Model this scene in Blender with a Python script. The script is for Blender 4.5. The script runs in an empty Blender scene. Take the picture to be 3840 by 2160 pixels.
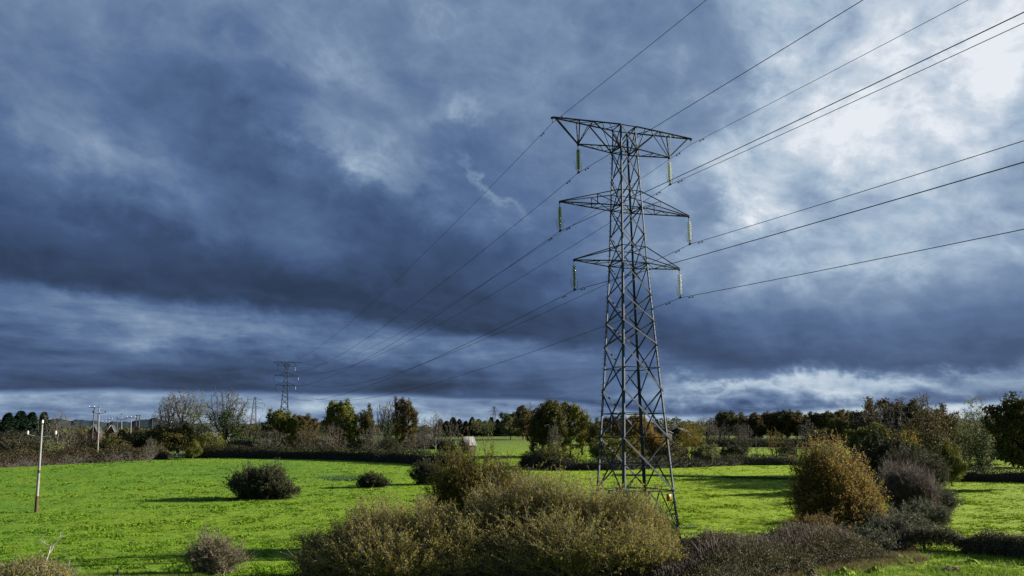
import bpy, math, random
import numpy as np
random.seed(7); rs = np.random.RandomState(11)
SC = bpy.context.scene; COL = SC.collection
R = math.radians
# ------------------------------------------------------------------ camera model
F = 2836.2; W0, H0 = 3840, 2160; PITCH = R(11.0254); CP, SP = math.cos(PITCH), math.sin(PITCH); HC = 8.0

def noise2(x, y, seed=0):
    x = np.asarray(x, float); y = np.asarray(y, float)
    xi = np.floor(x).astype(np.int64); yi = np.floor(y).astype(np.int64); fx = x-xi; fy = y-yi
    def h(a, b):
        n = (a*374761393+b*668265263+seed*1442695041) & 0xffffffff
        n = ((n ^ (n >> 13))*1274126177) & 0xffffffff
        return ((n ^ (n >> 16)) & 0xffff)/65535.0
    u = fx*fx*(3-2*fx); v = fy*fy*(3-2*fy)
    return (h(xi, yi)*(1-u)+h(xi+1, yi)*u)*(1-v)+(h(xi, yi+1)*(1-u)+h(xi+1, yi+1)*u)*v

def terrain(x, y):
    x = np.asarray(x, float); y = np.asarray(y, float)
    r = np.sqrt(x*x+y*y)
    t = np.clip(y, 60, 400)
    z = 0.0225*(t-60)
    z = z + 0.28*(noise2(x/38, y/38, 3)-.5)*np.clip((r-20)/60, 0, 1)*np.clip((420-r)/100, 0, 1)
    z = z + 0.0004*np.clip(r-900, 0, 4000)
    return z

def z_at(Y, py): return HC + Y*math.tan(PITCH+math.atan((1080-py)/F))
def x_at(px, Y, z): return (px-1920)/F*(Y*CP+(z-HC)*SP)
def wpx(w, Y): return w/F*(Y*CP)
def gpos(px, Y):
    x = x_at(px, Y, float(terrain(0, Y))); z = float(terrain(x, Y)); return x, Y, z

# ------------------------------------------------------------------ object helpers
def tag(o, label=None, cat=None, group=None, kind=None):
    if label: o['label'] = label
    if cat: o['category'] = cat
    if group: o['group'] = group
    if kind: o['kind'] = kind
    return o
def empty(name, loc=(0, 0, 0), rz=0, **k):
    o = bpy.data.objects.new(name, None); COL.objects.link(o); o.location = loc; o.rotation_euler = (0, 0, rz)
    o.empty_display_size = .3
    return tag(o, **k)
def link(name, me, mat, parent=None, **k):
    o = bpy.data.objects.new(name, me); COL.objects.link(o)
    if mat is not None and len(me.materials) == 0: me.materials.append(mat)
    if parent is not None: o.parent = parent
    return tag(o, **k)
def copy_tree(o, parent=None):
    c = o.copy(); COL.objects.link(c)
    if parent is not None: c.parent = parent
    for ch in o.children: copy_tree(ch, c)
    return c
def set_mat(o, mat):
    if o.type == 'MESH' and o.material_slots:
        o.material_slots[0].link = 'OBJECT'; o.material_slots[0].material = mat

def fast_mesh(name, verts, faces, rnd=None, smooth=False):
    """verts (N,3), faces list of int arrays each (M,k)"""
    me = bpy.data.meshes.new(name)
    verts = np.asarray(verts, np.float32)
    me.vertices.add(len(verts)); me.vertices.foreach_set('co', verts.ravel())
    tot = sum(f.size for f in faces); nf = sum(len(f) for f in faces)
    me.loops.add(tot); me.polygons.add(nf)
    me.loops.foreach_set('vertex_index', np.concatenate([f.ravel() for f in faces]).astype(np.int32))
    sizes = np.concatenate([np.full(len(f), f.shape[1]) for f in faces])
    me.polygons.foreach_set('loop_start', np.concatenate([[0], np.cumsum(sizes)[:-1]]).astype(np.int32))
    if smooth: me.polygons.foreach_set('use_smooth', np.ones(nf, bool))
    me.update(calc_edges=True)
    if rnd is not None:
        a = me.attributes.new('rnd', 'FLOAT', 'FACE'); a.data.foreach_set('value', np.asarray(rnd, np.float32))
    return me

class MB:
    def __init__(s): s.v = []; s.f3 = []; s.f4 = []; s.n = 0; s.r3 = []; s.r4 = []
    def add(s, v, f, r=None):
        v = np.asarray(v, float).reshape(-1, 3); f = np.asarray(f, int)
        if len(f) == 0: return
        (s.f4 if f.shape[1] == 4 else s.f3).append(f+s.n)
        (s.r4 if f.shape[1] == 4 else s.r3).append(np.full(len(f), .5) if r is None else r)
        s.v.append(v); s.n += len(v)
    def box(s, c, d, rz=0):
        c = np.array(c, float); d = np.array(d, float)/2
        v = np.array([[i, j, k] for i in (-1, 1) for j in (-1, 1) for k in (-1, 1)])*d
        ca, sa = math.cos(rz), math.sin(rz)
        v = np.c_[v[:, 0]*ca-v[:, 1]*sa, v[:, 0]*sa+v[:, 1]*ca, v[:, 2]]+c
        s.add(v, [[0, 1, 3, 2], [4, 6, 7, 5], [0, 4, 5, 1], [2, 3, 7, 6], [0, 2, 6, 4], [1, 5, 7, 3]])
    def bar(s, p, q, w, h=None, up=(0, 0, 1)):
        p = np.array(p, float); q = np.array(q, float); h = h or w
        d = q-p; d /= np.linalg.norm(d)+1e-9; up = np.array(up, float)
        a = np.cross(d, up)
        if np.linalg.norm(a) < .05: a = np.cross(d, (1, 0, 0))
        a /= np.linalg.norm(a); b = np.cross(a, d)
        v = [e+i*a*w/2+j*b*h/2 for e in (p, q) for i, j in ((-1, -1), (1, -1), (1, 1), (-1, 1))]
        s.add(v, [[0, 1, 2, 3], [7, 6, 5, 4], [0, 4, 5, 1], [1, 5, 6, 2], [2, 6, 7, 3], [3, 7, 4, 0]])
    def angle(s, p, q, w, ref, t=.014):
        """L-section steel angle; legs open towards ref direction"""
        p = np.array(p, float); q = np.array(q, float); d = q-p; d /= np.linalg.norm(d)
        ref = np.array(ref, float); ref = ref-d*ref.dot(d); ref /= np.linalg.norm(ref)+1e-9
        o = np.cross(d, ref); a = (ref+o)/1.4142; b = (ref-o)/1.4142
        prof = [0*a, a*w, a*w+b*t, (a+b)*t, b*w+a*t, b*w]
        v = [e+k for e in (p, q) for k in prof]
        s.add(v, [[i, (i+1) % 6, (i+1) % 6+6, i+6] for i in range(6)])
        s.add([v[i] for i in (0, 1, 2, 3)]+[v[i] for i in (0, 3, 4, 5)]+[v[i+6] for i in (0, 1, 2, 3)]+[v[i+6] for i in (0, 3, 4, 5)],
              [[3, 2, 1, 0], [7, 6, 5, 4], [8, 9, 10, 11], [12, 13, 14, 15]])
    def tube(s, pts, rad, n=6):
        pts = np.asarray(pts, float); rad = np.broadcast_to(rad, len(pts))
        d = np.gradient(pts, axis=0); d /= np.linalg.norm(d, axis=1)[:, None]+1e-9
        ref = np.array([0.31, 0.17, .93]) if abs(d[:, 2]).mean() < .8 else np.array([1., .2, 0])
        a = np.cross(d, ref); a /= np.linalg.norm(a, axis=1)[:, None]; b = np.cross(d, a)
        an = np.arange(n)*2*np.pi/n
        v = pts[:, None]+rad[:, None, None]*(a[:, None]*np.cos(an)[None, :, None]+b[:, None]*np.sin(an)[None, :, None])
        i = np.arange(len(pts)-1)[:, None]*n; j = np.arange(n)[None]; k = (j+1) % n
        s.add(v.reshape(-1, 3), np.stack([i+j, i+k, i+n+k, i+n+j], -1).reshape(-1, 4))
    def lathe(s, c, prof, n=12):
        prof = np.asarray(prof, float); an = np.arange(n)*2*np.pi/n
        v = np.stack([prof[:, 0][:, None]*np.cos(an), prof[:, 0][:, None]*np.sin(an), np.repeat(prof[:, 1][:, None], n, 1)], -1)+np.array(c)
        i = np.arange(len(prof)-1)[:, None]*n; j = np.arange(n)[None]; k = (j+1) % n
        s.add(v.reshape(-1, 3), np.stack([i+j, i+k, i+n+k, i+n+j], -1).reshape(-1, 4))
    def mesh(s, name, smooth=False):
        f = []; r = []
        if s.f4: f.append(np.concatenate(s.f4)); r.append(np.concatenate(s.r4))
        if s.f3: f.append(np.concatenate(s.f3)); r.append(np.concatenate(s.r3))
        return fast_mesh(name, np.concatenate(s.v), f, np.concatenate(r), smooth)
    def build(s, name, mat, parent=None, smooth=False, **k): return link(name, s.mesh(name, smooth), mat, parent, **k)

def prisms(P, Q, rp, rq):
    """many 3-sided tapered twigs"""
    n = len(P); d = Q-P; L = np.linalg.norm(d, axis=1)[:, None]+1e-9; d = d/L
    ref = np.where(np.abs(d[:, 2:3]) < .9, np.array([[0, 0, 1.]]), np.array([[1., 0, 0]]))
    a = np.cross(d, ref); a /= np.linalg.norm(a, axis=1)[:, None]; b = np.cross(d, a)
    rp = np.broadcast_to(rp, n)[:, None]; rq = np.broadcast_to(rq, n)[:, None]
    vs = []
    for E, r in ((P, rp), (Q, rq)):
        for k in range(3):
            an = k*2.0944; vs.append(E+r*(a*math.cos(an)+b*math.sin(an)))
    v = np.stack(vs, 1).reshape(-1, 3); o = np.arange(n)[:, None]*6
    f = np.concatenate([o+np.array([0, 1, 4, 3]), o+np.array([1, 2, 5, 4]), o+np.array([2, 0, 3, 5])])
    return v, f
def leaves(P, size, up=0.0, aspect=.55, out=None, rn=None):
    """rhombic leaf faces at P"""
    rn = rn or rs
    n = len(P); size = np.broadcast_to(size, n)[:, None]*rn.uniform(.65, 1.3, (n, 1))
    d = rn.normal(size=(n, 3)); d[:, 2] += up
    if out is not None: d += out
    d /= np.linalg.norm(d, axis=1)[:, None]
    e = rn.normal(size=(n, 3)); e = np.cross(d, e); e /= np.linalg.norm(e, axis=1)[:, None]
    v = np.stack([P-d*size*.5, P+e*size*aspect*.5, P+d*size*.5, P-e*size*aspect*.5], 1).reshape(-1, 3)
    return v, np.arange(n*4).reshape(-1, 4), rn.uniform(0, 1, n)

# ------------------------------------------------------------------ materials
def mat_new(name):
    m = bpy.data.materials.new(name); m.use_nodes = True; nt = m.node_tree
    b = nt.nodes['Principled BSDF']; return m, nt, b
def simple(name, col, rough=.7, metal=0, var=.25, scale=3, bump=0, spec=.3):
    m, nt, b = mat_new(name); N = nt.nodes; L = nt.links
    tc = N.new('ShaderNodeTexCoord'); nz = N.new('ShaderNodeTexNoise'); nz.inputs['Scale'].default_value = scale; nz.inputs['Detail'].default_value = 5
    L.new(tc.outputs['Object'], nz.inputs['Vector'])
    r = N.new('ShaderNodeValToRGB'); c = np.array(col)
    r.color_ramp.elements[0].position = .3; r.color_ramp.elements[1].position = .7
    r.color_ramp.elements[0].color = (*(c*(1-var)), 1); r.color_ramp.elements[1].color = (*np.minimum(c*(1+var), 1), 1)
    L.new(nz.outputs['Fac'], r.inputs['Fac']); L.new(r.outputs['Color'], b.inputs['Base Color'])
    b.inputs['Roughness'].default_value = rough; b.inputs['Metallic'].default_value = metal
    b.inputs['Specular IOR Level'].default_value = spec
    if bump:
        bp = N.new('ShaderNodeBump'); bp.inputs['Strength'].default_value = bump; L.new(nz.outputs['Fac'], bp.inputs['Height']); L.new(bp.outputs['Normal'], b.inputs['Normal'])
    return m
def leafmat(name, cols, transl=.3, patch=.5, pscale=.5, rough=.55):
    """cols: list of linear colours across the random value of each leaf; a broad noise shifts the mix in patches"""
    m, nt, b = mat_new(name); N = nt.nodes; L = nt.links
    at = N.new('ShaderNodeAttribute'); at.attribute_name = 'rnd'
    tc = N.new('ShaderNodeTexCoord'); nz = N.new('ShaderNodeTexNoise'); nz.inputs['Scale'].default_value = pscale; nz.inputs['Detail'].default_value = 2
    L.new(tc.outputs['Object'], nz.inputs['Vector'])
    mm = N.new('ShaderNodeMath'); mm.operation = 'MULTIPLY_ADD'; L.new(nz.outputs['Fac'], mm.inputs[0]); mm.inputs[1].default_value = patch*2; mm.inputs[2].default_value = -patch
    ad = N.new('ShaderNodeMath'); ad.operation = 'ADD'; L.new(mm.outputs[0], ad.inputs[0]); L.new(at.outputs['Fac'], ad.inputs[1]); ad.use_clamp = True
    r = N.new('ShaderNodeValToRGB'); k = len(cols); e = r.color_ramp.elements
    while len(e) < k: e.new(.5)
    for i, c in enumerate(cols): e[i].position = i/(k-1); e[i].color = (*c, 1)
    L.new(ad.outputs[0], r.inputs['Fac']); L.new(r.outputs['Color'], b.inputs['Base Color'])
    b.inputs['Roughness'].default_value = rough+.15; b.inputs['Specular IOR Level'].default_value = .12
    t = N.new('ShaderNodeBsdfTranslucent'); L.new(r.outputs['Color'], t.inputs['Color'])
    mx = N.new('ShaderNodeMixShader'); mx.inputs[0].default_value = transl
    L.new(b.outputs[0], mx.inputs[1]); L.new(t.outputs[0], mx.inputs[2]); L.new(mx.outputs[0], N['Material Output'].inputs['Surface'])
    return m

G = {}
G['bark'] = simple('bark', (.075, .07, .058), .9, var=.35, scale=6)
G['bark_dark'] = simple('bark_dark', (.03, .027, .023), .9, var=.35, scale=6)
G['twig_grey'] = leafmat('twig_grey', [(.075, .07, .055), (.12, .11, .085), (.06, .05, .04)], .0)
G['twig_brown'] = leafmat('twig_brown', [(0.057, 0.049, 0.031), (0.088, 0.073, 0.046), (0.043, 0.036, 0.026)], .0)
G['twig_purple'] = leafmat('twig_purple', [(0.089, 0.068, 0.057), (0.139, 0.110, 0.093), (0.064, 0.050, 0.039)], .0)
G['ash_leaf'] = leafmat('ash_leaf', [(0.115, 0.138, 0.052), (0.172, 0.184, 0.069), (0.092, 0.092, 0.046)])
G['oak_green'] = leafmat('oak_green', [(0.061, 0.081, 0.019), (0.115, 0.128, 0.024), (0.176, 0.149, 0.027)], .25)
G['oak_brown'] = leafmat('oak_brown', [(0.080, 0.061, 0.023), (0.116, 0.081, 0.028), (0.070, 0.075, 0.025)], .25)
G['oak_dark'] = leafmat('oak_dark', [(0.037, 0.051, 0.016), (0.075, 0.082, 0.020), (0.105, 0.071, 0.024)], .2)
G['yellow_leaf'] = leafmat('yellow_leaf', [(.12, .10, .015), (.24, .18, .02), (.10, .09, .02)], .35)
G['orange_leaf'] = leafmat('orange_leaf', [(.17, .10, .02), (.27, .18, .03), (.11, .08, .03)], .35)
G['conifer'] = leafmat('conifer_needles', [(.012, .030, .020), (.022, .045, .028), (.016, .030, .018)], .1)
G['ivy'] = leafmat('ivy_leaf', [(.020, .045, .012), (.035, .07, .018), (.055, .09, .03)], .15, rough=.4)
G['bramble'] = leafmat('bramble_leaf', [(0.037, 0.048, 0.022), (0.061, 0.065, 0.034), (0.082, 0.071, 0.046), (0.044, 0.061, 0.025)], .15, pscale=.25)
G['hedge_dark'] = leafmat('hedge_leaf', [(0.023, 0.032, 0.014), (0.043, 0.049, 0.022), (0.065, 0.055, 0.026)], .2, pscale=.2)
G['hedge_brown'] = leafmat('hedge_brown_leaf', [(0.047, 0.043, 0.022), (0.081, 0.061, 0.032), (0.041, 0.047, 0.020), (0.115, 0.074, 0.043)], .2, pscale=.3)
G['willow'] = leafmat('willow_leaf', [(0.138, 0.166, 0.030), (0.231, 0.243, 0.046), (0.370, 0.309, 0.049), (0.312, 0.209, 0.040), (0.174, 0.144, 0.049), (0.174, 0.199, 0.035)], .45, .30, .35)
G['willow_dark'] = leafmat('willow_dark_leaf', [(0.112, 0.138, 0.025), (0.250, 0.213, 0.031), (0.350, 0.237, 0.025), (0.125, 0.100, 0.044)], .35, .4, .35)
G['gold'] = leafmat('golden_leaf', [(0.450, 0.362, 0.037), (0.400, 0.263, 0.037), (0.250, 0.163, 0.044), (0.175, 0.119, 0.062), (0.150, 0.138, 0.037)], .4, .32, .3)
G['thorn'] = leafmat('thorn_leaf', [(0.110, 0.104, 0.044), (0.150, 0.142, 0.068), (0.080, 0.084, 0.027)], .1)
G['twig_tan'] = leafmat('twig_tan', [(0.167, 0.142, 0.095), (0.236, 0.202, 0.144), (0.110, 0.094, 0.069)], .0)
G['thorn_purple'] = leafmat('sloe_leaf', [(0.112, 0.090, 0.090), (0.165, 0.135, 0.135), (0.090, 0.090, 0.053)], .1)
G['scrub'] = leafmat('scrub_leaf', [(0.052, 0.057, 0.021), (0.098, 0.086, 0.040), (0.144, 0.121, 0.071), (0.063, 0.078, 0.027)], .2, .35, .4)
G['pale_leaf'] = leafmat('pale_leaf', [(.07, .085, .035), (.17, .19, .13), (.10, .085, .05), (.06, .075, .03)], .2, .3, .6)
G['steel'] = simple('galvanised_steel', (.034, .046, .066), .7, .0, .4, 2.5)
G['steel_dark'] = simple('dark_backlit_steel', (.009, .010, .013), .6, .0, .3, 2.5)  # cross arms stand near black against the sky: backlit shade put into the colour
G['wire'] = simple('aluminium_wire', (.02, .022, .028), .7, .0, .1)
G['concrete'] = simple('pale_timber_pole', (.22, .215, .20), .85, var=.2, scale=2, bump=.2)
G['poledark'] = simple('creosoted_timber', (.085, .075, .065), .85, var=.3, scale=3)
G['rust'] = simple('rusty_sheath', (.085, .048, .032), .85, var=.4, scale=5)
G['porcelain'] = simple('porcelain', (.75, .75, .72), .25, var=.03)
G['galv'] = simple('galvanised_gate', (.3, .32, .33), .45, .3, .15)
G['brick'] = simple('red_brick', (.11, .052, .045), .9, var=.25, scale=4)
G['white'] = simple('white_paint', (.27, .27, .27), .6, var=.05)
G['slate'] = simple('slate_roof', (.03, .033, .038), .6, var=.2, scale=1)
G['tin'] = simple('corrugated_roof', (.085, .085, .088), .5, .1, .3, 1.5)
G['stone'] = simple('stone_wall', (.04, .038, .036), .9, var=.35, scale=2)
G['render'] = simple('pale_render', (.20, .20, .20), .9, var=.15, scale=1)
G['soil'] = simple('soil', (.10, .062, .04), .95, var=.5, scale=4, bump=.8)
G['signyellow'] = simple('sign_orange', (.30, .12, .012), .5, var=.08)
G['black'] = simple('black_paint', (.02, .02, .02), .6)
G['green_plate'] = simple('green_plate', (.02, .10, .03), .5)

def glass(name, col, rough=.12, tr=.5):
    m, nt, b = mat_new(name); b.inputs['Base Color'].default_value = (*col, 1); b.inputs['Roughness'].default_value = rough
    b.inputs['Transmission Weight'].default_value = tr; b.inputs['IOR'].default_value = 1.5; b.inputs['Coat Weight'].default_value = .5
    return m
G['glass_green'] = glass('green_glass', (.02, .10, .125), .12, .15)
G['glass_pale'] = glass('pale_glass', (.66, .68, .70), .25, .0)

# ------------------------------------------------------------------ ground
def grass_material(name, tuft=False):
    m, nt, b = mat_new(name); N = nt.nodes; L = nt.links
    geo = N.new('ShaderNodeNewGeometry'); pos = geo.outputs['Position']
    def noise(scale, det=3, rough=.55, vec=None):
        n = N.new('ShaderNodeTexNoise'); n.inputs['Scale'].default_value = scale; n.inputs['Detail'].default_value = det; n.inputs['Roughness'].default_value = rough
        L.new(vec or pos, n.inputs['Vector']); return n.outputs['Fac']
    def ramp(fac, stops):
        r = N.new('ShaderNodeValToRGB'); e = r.color_ramp.elements
        while len(e) < len(stops): e.new(.5)
        for i, (p, c) in enumerate(stops): e[i].position = p; e[i].color = (*c, 1) if len(c) == 3 else c
        L.new(fac, r.inputs['Fac']); return r.outputs['Color']
    def mix(f, a, c, mode='MIX'):
        x = N.new('ShaderNodeMix'); x.data_type = 'RGBA'; x.blend_type = mode
        if isinstance(f, float): x.inputs['Factor'].default_value = f
        else: L.new(f, x.inputs['Factor'])
        for i, v in ((6, a), (7, c)):
            if isinstance(v, tuple): x.inputs[i].default_value = (*v, 1)
            else: L.new(v, x.inputs[i])
        return x.outputs[2]
    big = noise(.035, 4)
    base = ramp(big, [(.35, (.082, .190, .020)), (.5, (.112, .222, .020)), (.65, (.150, .255, .020))])
    # yellower to the right: sun shining through the grass, painted into the colour
    sep = N.new('ShaderNodeSeparateXYZ'); L.new(pos, sep.inputs[0])
    mr = N.new('ShaderNodeMapRange'); L.new(sep.outputs['X'], mr.inputs['Value']); mr.inputs['From Min'].default_value = -45; mr.inputs['From Max'].default_value = 25
    base = mix(mr.outputs[0], base, mix(.85, base, (.250, .350, .012)))
    mid = noise(.45, 5, .65)
    base = mix(ramp(mid, [(.45, (0, 0, 0)), (.72, (.75, .75, .75))]), base, (.195, .265, .018))
    spot = noise(1.7, 5, .7)
    base = mix(ramp(spot, [(.34, (.9, .9, .9)), (.45, (0, 0, 0))]), base, (.014, .050, .010))  # dark specks: the short shadows of the grass, painted into the colour
    # far beyond the fields the land is duller
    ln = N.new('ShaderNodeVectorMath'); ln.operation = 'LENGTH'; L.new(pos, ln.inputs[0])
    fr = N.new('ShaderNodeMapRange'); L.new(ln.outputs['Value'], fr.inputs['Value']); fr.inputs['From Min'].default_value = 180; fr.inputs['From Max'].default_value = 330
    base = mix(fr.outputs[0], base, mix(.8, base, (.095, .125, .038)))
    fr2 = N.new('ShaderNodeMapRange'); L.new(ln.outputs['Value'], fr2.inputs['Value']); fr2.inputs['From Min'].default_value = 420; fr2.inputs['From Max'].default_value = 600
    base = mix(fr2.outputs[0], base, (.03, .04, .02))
    if tuft:
        at = N.new('ShaderNodeAttribute'); at.attribute_name = 'rnd'
        base = mix(ramp(at.outputs['Fac'], [(.0, (.0, .0, .0)), (1., (.6, .6, .6))]), base, (.04, .12, .014))
        L.new(base, b.inputs['Base Color']); b.inputs['Roughness'].default_value = .8; b.inputs['Specular IOR Level'].default_value = .05
        t = N.new('ShaderNodeBsdfTranslucent'); L.new(base, t.inputs['Color']); mx = N.new('ShaderNodeMixShader'); mx.inputs[0].default_value = .25
        L.new(b.outputs[0], mx.inputs[1]); L.new(t.outputs[0], mx.inputs[2]); L.new(mx.outputs[0], N['Material Output'].inputs['Surface'])
    else:
        # rough brown ground in the near right corner beside the brambles
        L.new(base, b.inputs['Base Color']); b.inputs['Roughness'].default_value = .85; b.inputs['Specular IOR Level'].default_value = .1
        bn = noise(1.5, 6, .7); bn2 = noise(6, 4, .7)
        ad = N.new('ShaderNodeMath'); ad.operation = 'MULTIPLY_ADD'; L.new(bn2, ad.inputs[0]); ad.inputs[1].default_value = .35; L.new(bn, ad.inputs[2])
        bp = N.new('ShaderNodeBump'); bp.inputs['Strength'].default_value = 1.0; bp.inputs['Distance'].default_value = .30; L.new(ad.outputs[0], bp.inputs['Height']); L.new(bp.outputs['Normal'], b.inputs['Normal'])
    return m
G['grass'] = grass_material('grass_sward'); G['tuft'] = grass_material('grass_tuft', True)

def build_ground():
    rr = [0.0, 4, 10, 18, 26, 34]; r = 40.
    while r < 260: rr.append(r); r *= 1.008
    while r < 12000: rr.append(r); r *= 1.06
    rr.append(12000.)
    rr = np.array(rr)
    an = np.concatenate([np.linspace(-R(44), R(44), 560), np.linspace(R(44), R(316), 60)[1:-1]])
    A, RR = np.meshgrid(an, rr)
    x = RR*np.sin(A); y = RR*np.cos(A)
    z = terrain(x, y)
    near = np.clip((260-RR)/60, 0, 1)*np.clip((RR-30)/8, 0, 1)*(np.abs(A) < R(44))
    z = z+near*(.10*(noise2(x/1.3, y/1.3, 5)-.5)+.06*(noise2(x/.6, y/.6, 6)-.5))
    n = len(an); v = np.stack([x, y, z], -1).reshape(-1, 3)
    i = np.arange(len(rr)-1)[:, None]*n; j = np.arange(n)[None]; k = (j+1) % n
    f = np.stack([i+j, i+n+j, i+n+k, i+k], -1).reshape(-1, 4)
    # keep the faces at the centre ring as slivers out
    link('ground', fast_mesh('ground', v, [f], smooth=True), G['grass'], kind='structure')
build_ground()

def build_tufts():
    n = 62000
    u = rs.uniform(0, 1, n); Y = 1/(1/44.+(1/195.-1/44.)*u)      # screen-even in depth
    X = rs.uniform(-.72, .72, n)*Y
    keep = noise2(X/1.7, Y/1.7, 21)+.6*noise2(X/.6, Y/.6, 22) > .62
    X, Y = X[keep], Y[keep]; n = len(X); Z = terrain(X, Y)
    nb = 5; sz = (.05+.10*noise2(X/3, Y/3, 9)**2)*(1+Y/150.)
    big = rs.uniform(size=n) < .06; sz[big] *= 1.5
    P = np.repeat(np.stack([X, Y, Z], -1), nb, 0); s = np.repeat(sz, nb)[:, None]
    m = len(P); P = P+np.c_[rs.normal(size=(m, 2))*s*.9, np.zeros(m)]
    d = np.c_[rs.normal(size=(m, 2))*.9, np.ones(m)*.75]; e = np.c_[rs.normal(size=(m, 2)), np.zeros(m)]; e /= np.linalg.norm(e, axis=1)[:, None]
    v = np.stack([P-e*s*.6-[0, 0, .03], P+e*s*.6-[0, 0, .03], P+d*s*rs.uniform(.5, 1.3, (m, 1))], 1).reshape(-1, 3)
    r = np.repeat(rs.uniform(0, .5, n)+.5*big, nb)
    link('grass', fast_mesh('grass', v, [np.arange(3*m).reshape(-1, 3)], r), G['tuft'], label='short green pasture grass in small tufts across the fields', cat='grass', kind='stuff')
build_tufts()

def build_hills():
    pts = [(-1500, 1590), (-400, 1585), (0, 1580), (120, 1578), (200, 1575), (300, 1583), (420, 1590), (480, 1588), (540, 1578), (575, 1572), (610, 1584), (700, 1592), (900, 1596), (1080, 1600), (1500, 1608), (1750, 1604), (2100, 1612), (2600, 1606), (3100, 1600), (3840, 1596), (5200, 1590)]
    px = np.linspace(-1500, 5200, 900); py = np.interp(px, [p[0] for p in pts], [p[1] for p in pts])
    py = py-7*(noise2(px/22, px*0, 31))-4*noise2(px/8, px*0, 32)
    Y0 = 2600.; v = []
    rows = [(0, 0), (.35, 300), (.8, 700), (1, 1000), (.85, 1500), (0, 2600)]
    for fr, dy in rows:
        Y = Y0+dy; zt = HC+(Y0+1000)*np.tan(PITCH+np.arctan((1080-py)/F)); z0 = terrain(0, Y)-4
        x = (px-1920)/F*(Y*CP); v.append(np.stack([x, np.full_like(x, Y), z0+(zt-z0)*fr], -1))
    n = len(px); v = np.concatenate(v); i = np.arange(len(rows)-1)[:, None]*n; j = np.arange(n-1)[None]
    m = simple('wooded_hill', (.030, .042, .048), 1, var=.45, scale=.012, spec=0)
    link('hills', fast_mesh('hills', v, [np.stack([i+j, i+n+j, i+n+j+1, i+j+1], -1).reshape(-1, 4)], smooth=True), m, kind='structure')
build_hills()
# ------------------------------------------------------------------ trees (space colonisation)
def colonise(env, n_attr, D=.55, kill=1.0, infl=4.5, trunk=3.0, up=.15, rn=None, seeds=None, iters=160):
    """env(n)->points inside the crown; returns nodes, parents"""
    A = env(n_attr); nodes = []; par = []
    seeds = seeds or [(0, 0)]
    for sx, sy in seeds:
        prev = -1; k = max(2, int(trunk/D))
        lean = rn.normal(size=2)*.05
        for i in range(k):
            q_ = min(1, i/max(1, k-1)); nodes.append([sx*q_+lean[0]*i*D, sy*q_+lean[1]*i*D, i*D]); par.append(prev); prev = len(nodes)-1
    nodes = [np.array(p, float) for p in nodes]
    P = np.array(nodes); dist = np.full(len(A), 1e9); near = np.zeros(len(A), int)
    def upd(start):
        new = P[start:]
        if len(new) == 0: return
        d = np.linalg.norm(A[:, None]-new[None], axis=2); j = d.argmin(1); dm = d[np.arange(len(A)), j]
        b = dm < dist; dist[b] = dm[b]; near[b] = j[b]+start
    upd(0)
    for it in range(iters):
        act = dist < (infl if it > 25 else 99)
        if not act.any(): break
        idx = near[act]; vec = A[act]-P[idx]; vec /= np.linalg.norm(vec, axis=1)[:, None]+1e-9
        u, inv = np.unique(idx, return_inverse=True); S = np.zeros((len(u), 3)); np.add.at(S, inv, vec)
        S /= np.linalg.norm(S, axis=1)[:, None]+1e-9; S += rn.normal(size=S.shape)*.22; S[:, 2] += up
        S /= np.linalg.norm(S, axis=1)[:, None]+1e-9
        new = P[u]+S*D; s0 = len(P); P = np.concatenate([P, new]); par += list(u)
        upd(s0)
        keep = dist > kill; A = A[keep]; dist = dist[keep]; near = near[keep]
        if len(A) == 0 or len(P) > 5200: break
    return P, np.array(par)
def radii(P, par, tip=.018, pw=2.3):
    n = len(P); acc = np.zeros(n); r = np.zeros(n)
    for i in range(n-1, -1, -1):
        if acc[i] == 0: acc[i] = tip**pw
        r[i] = acc[i]**(1/pw)
        if par[i] >= 0: acc[par[i]] += acc[i]
    return r
def crown_env(rx, rz, cz, lump=.25, rn=None, shell=.0, flat=0):
    ph = rn.uniform(0, 6.28, 8)
    def f(n):
        d = rn.normal(size=(n, 3)); d /= np.linalg.norm(d, axis=1)[:, None]
        az = np.arctan2(d[:, 1], d[:, 0]); el = np.arcsin(d[:, 2])
        k = 1+lump*(np.sin(2*az+ph[0])*.4+np.sin(3*az+ph[1]+2*el)*.4+np.sin(5*az+ph[2])*np.sin(4*el+ph[3])*.4+np.sin(6*el+ph[4]+az)*.3)
        u = rn.uniform(shell, 1, n)**(1/2.4)
        p = d*(u*k)[:, None]*np.array([rx, rx, rz]); p[:, 2] += cz
        return p[p[:, 2] > 1.2]
    return f
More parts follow.
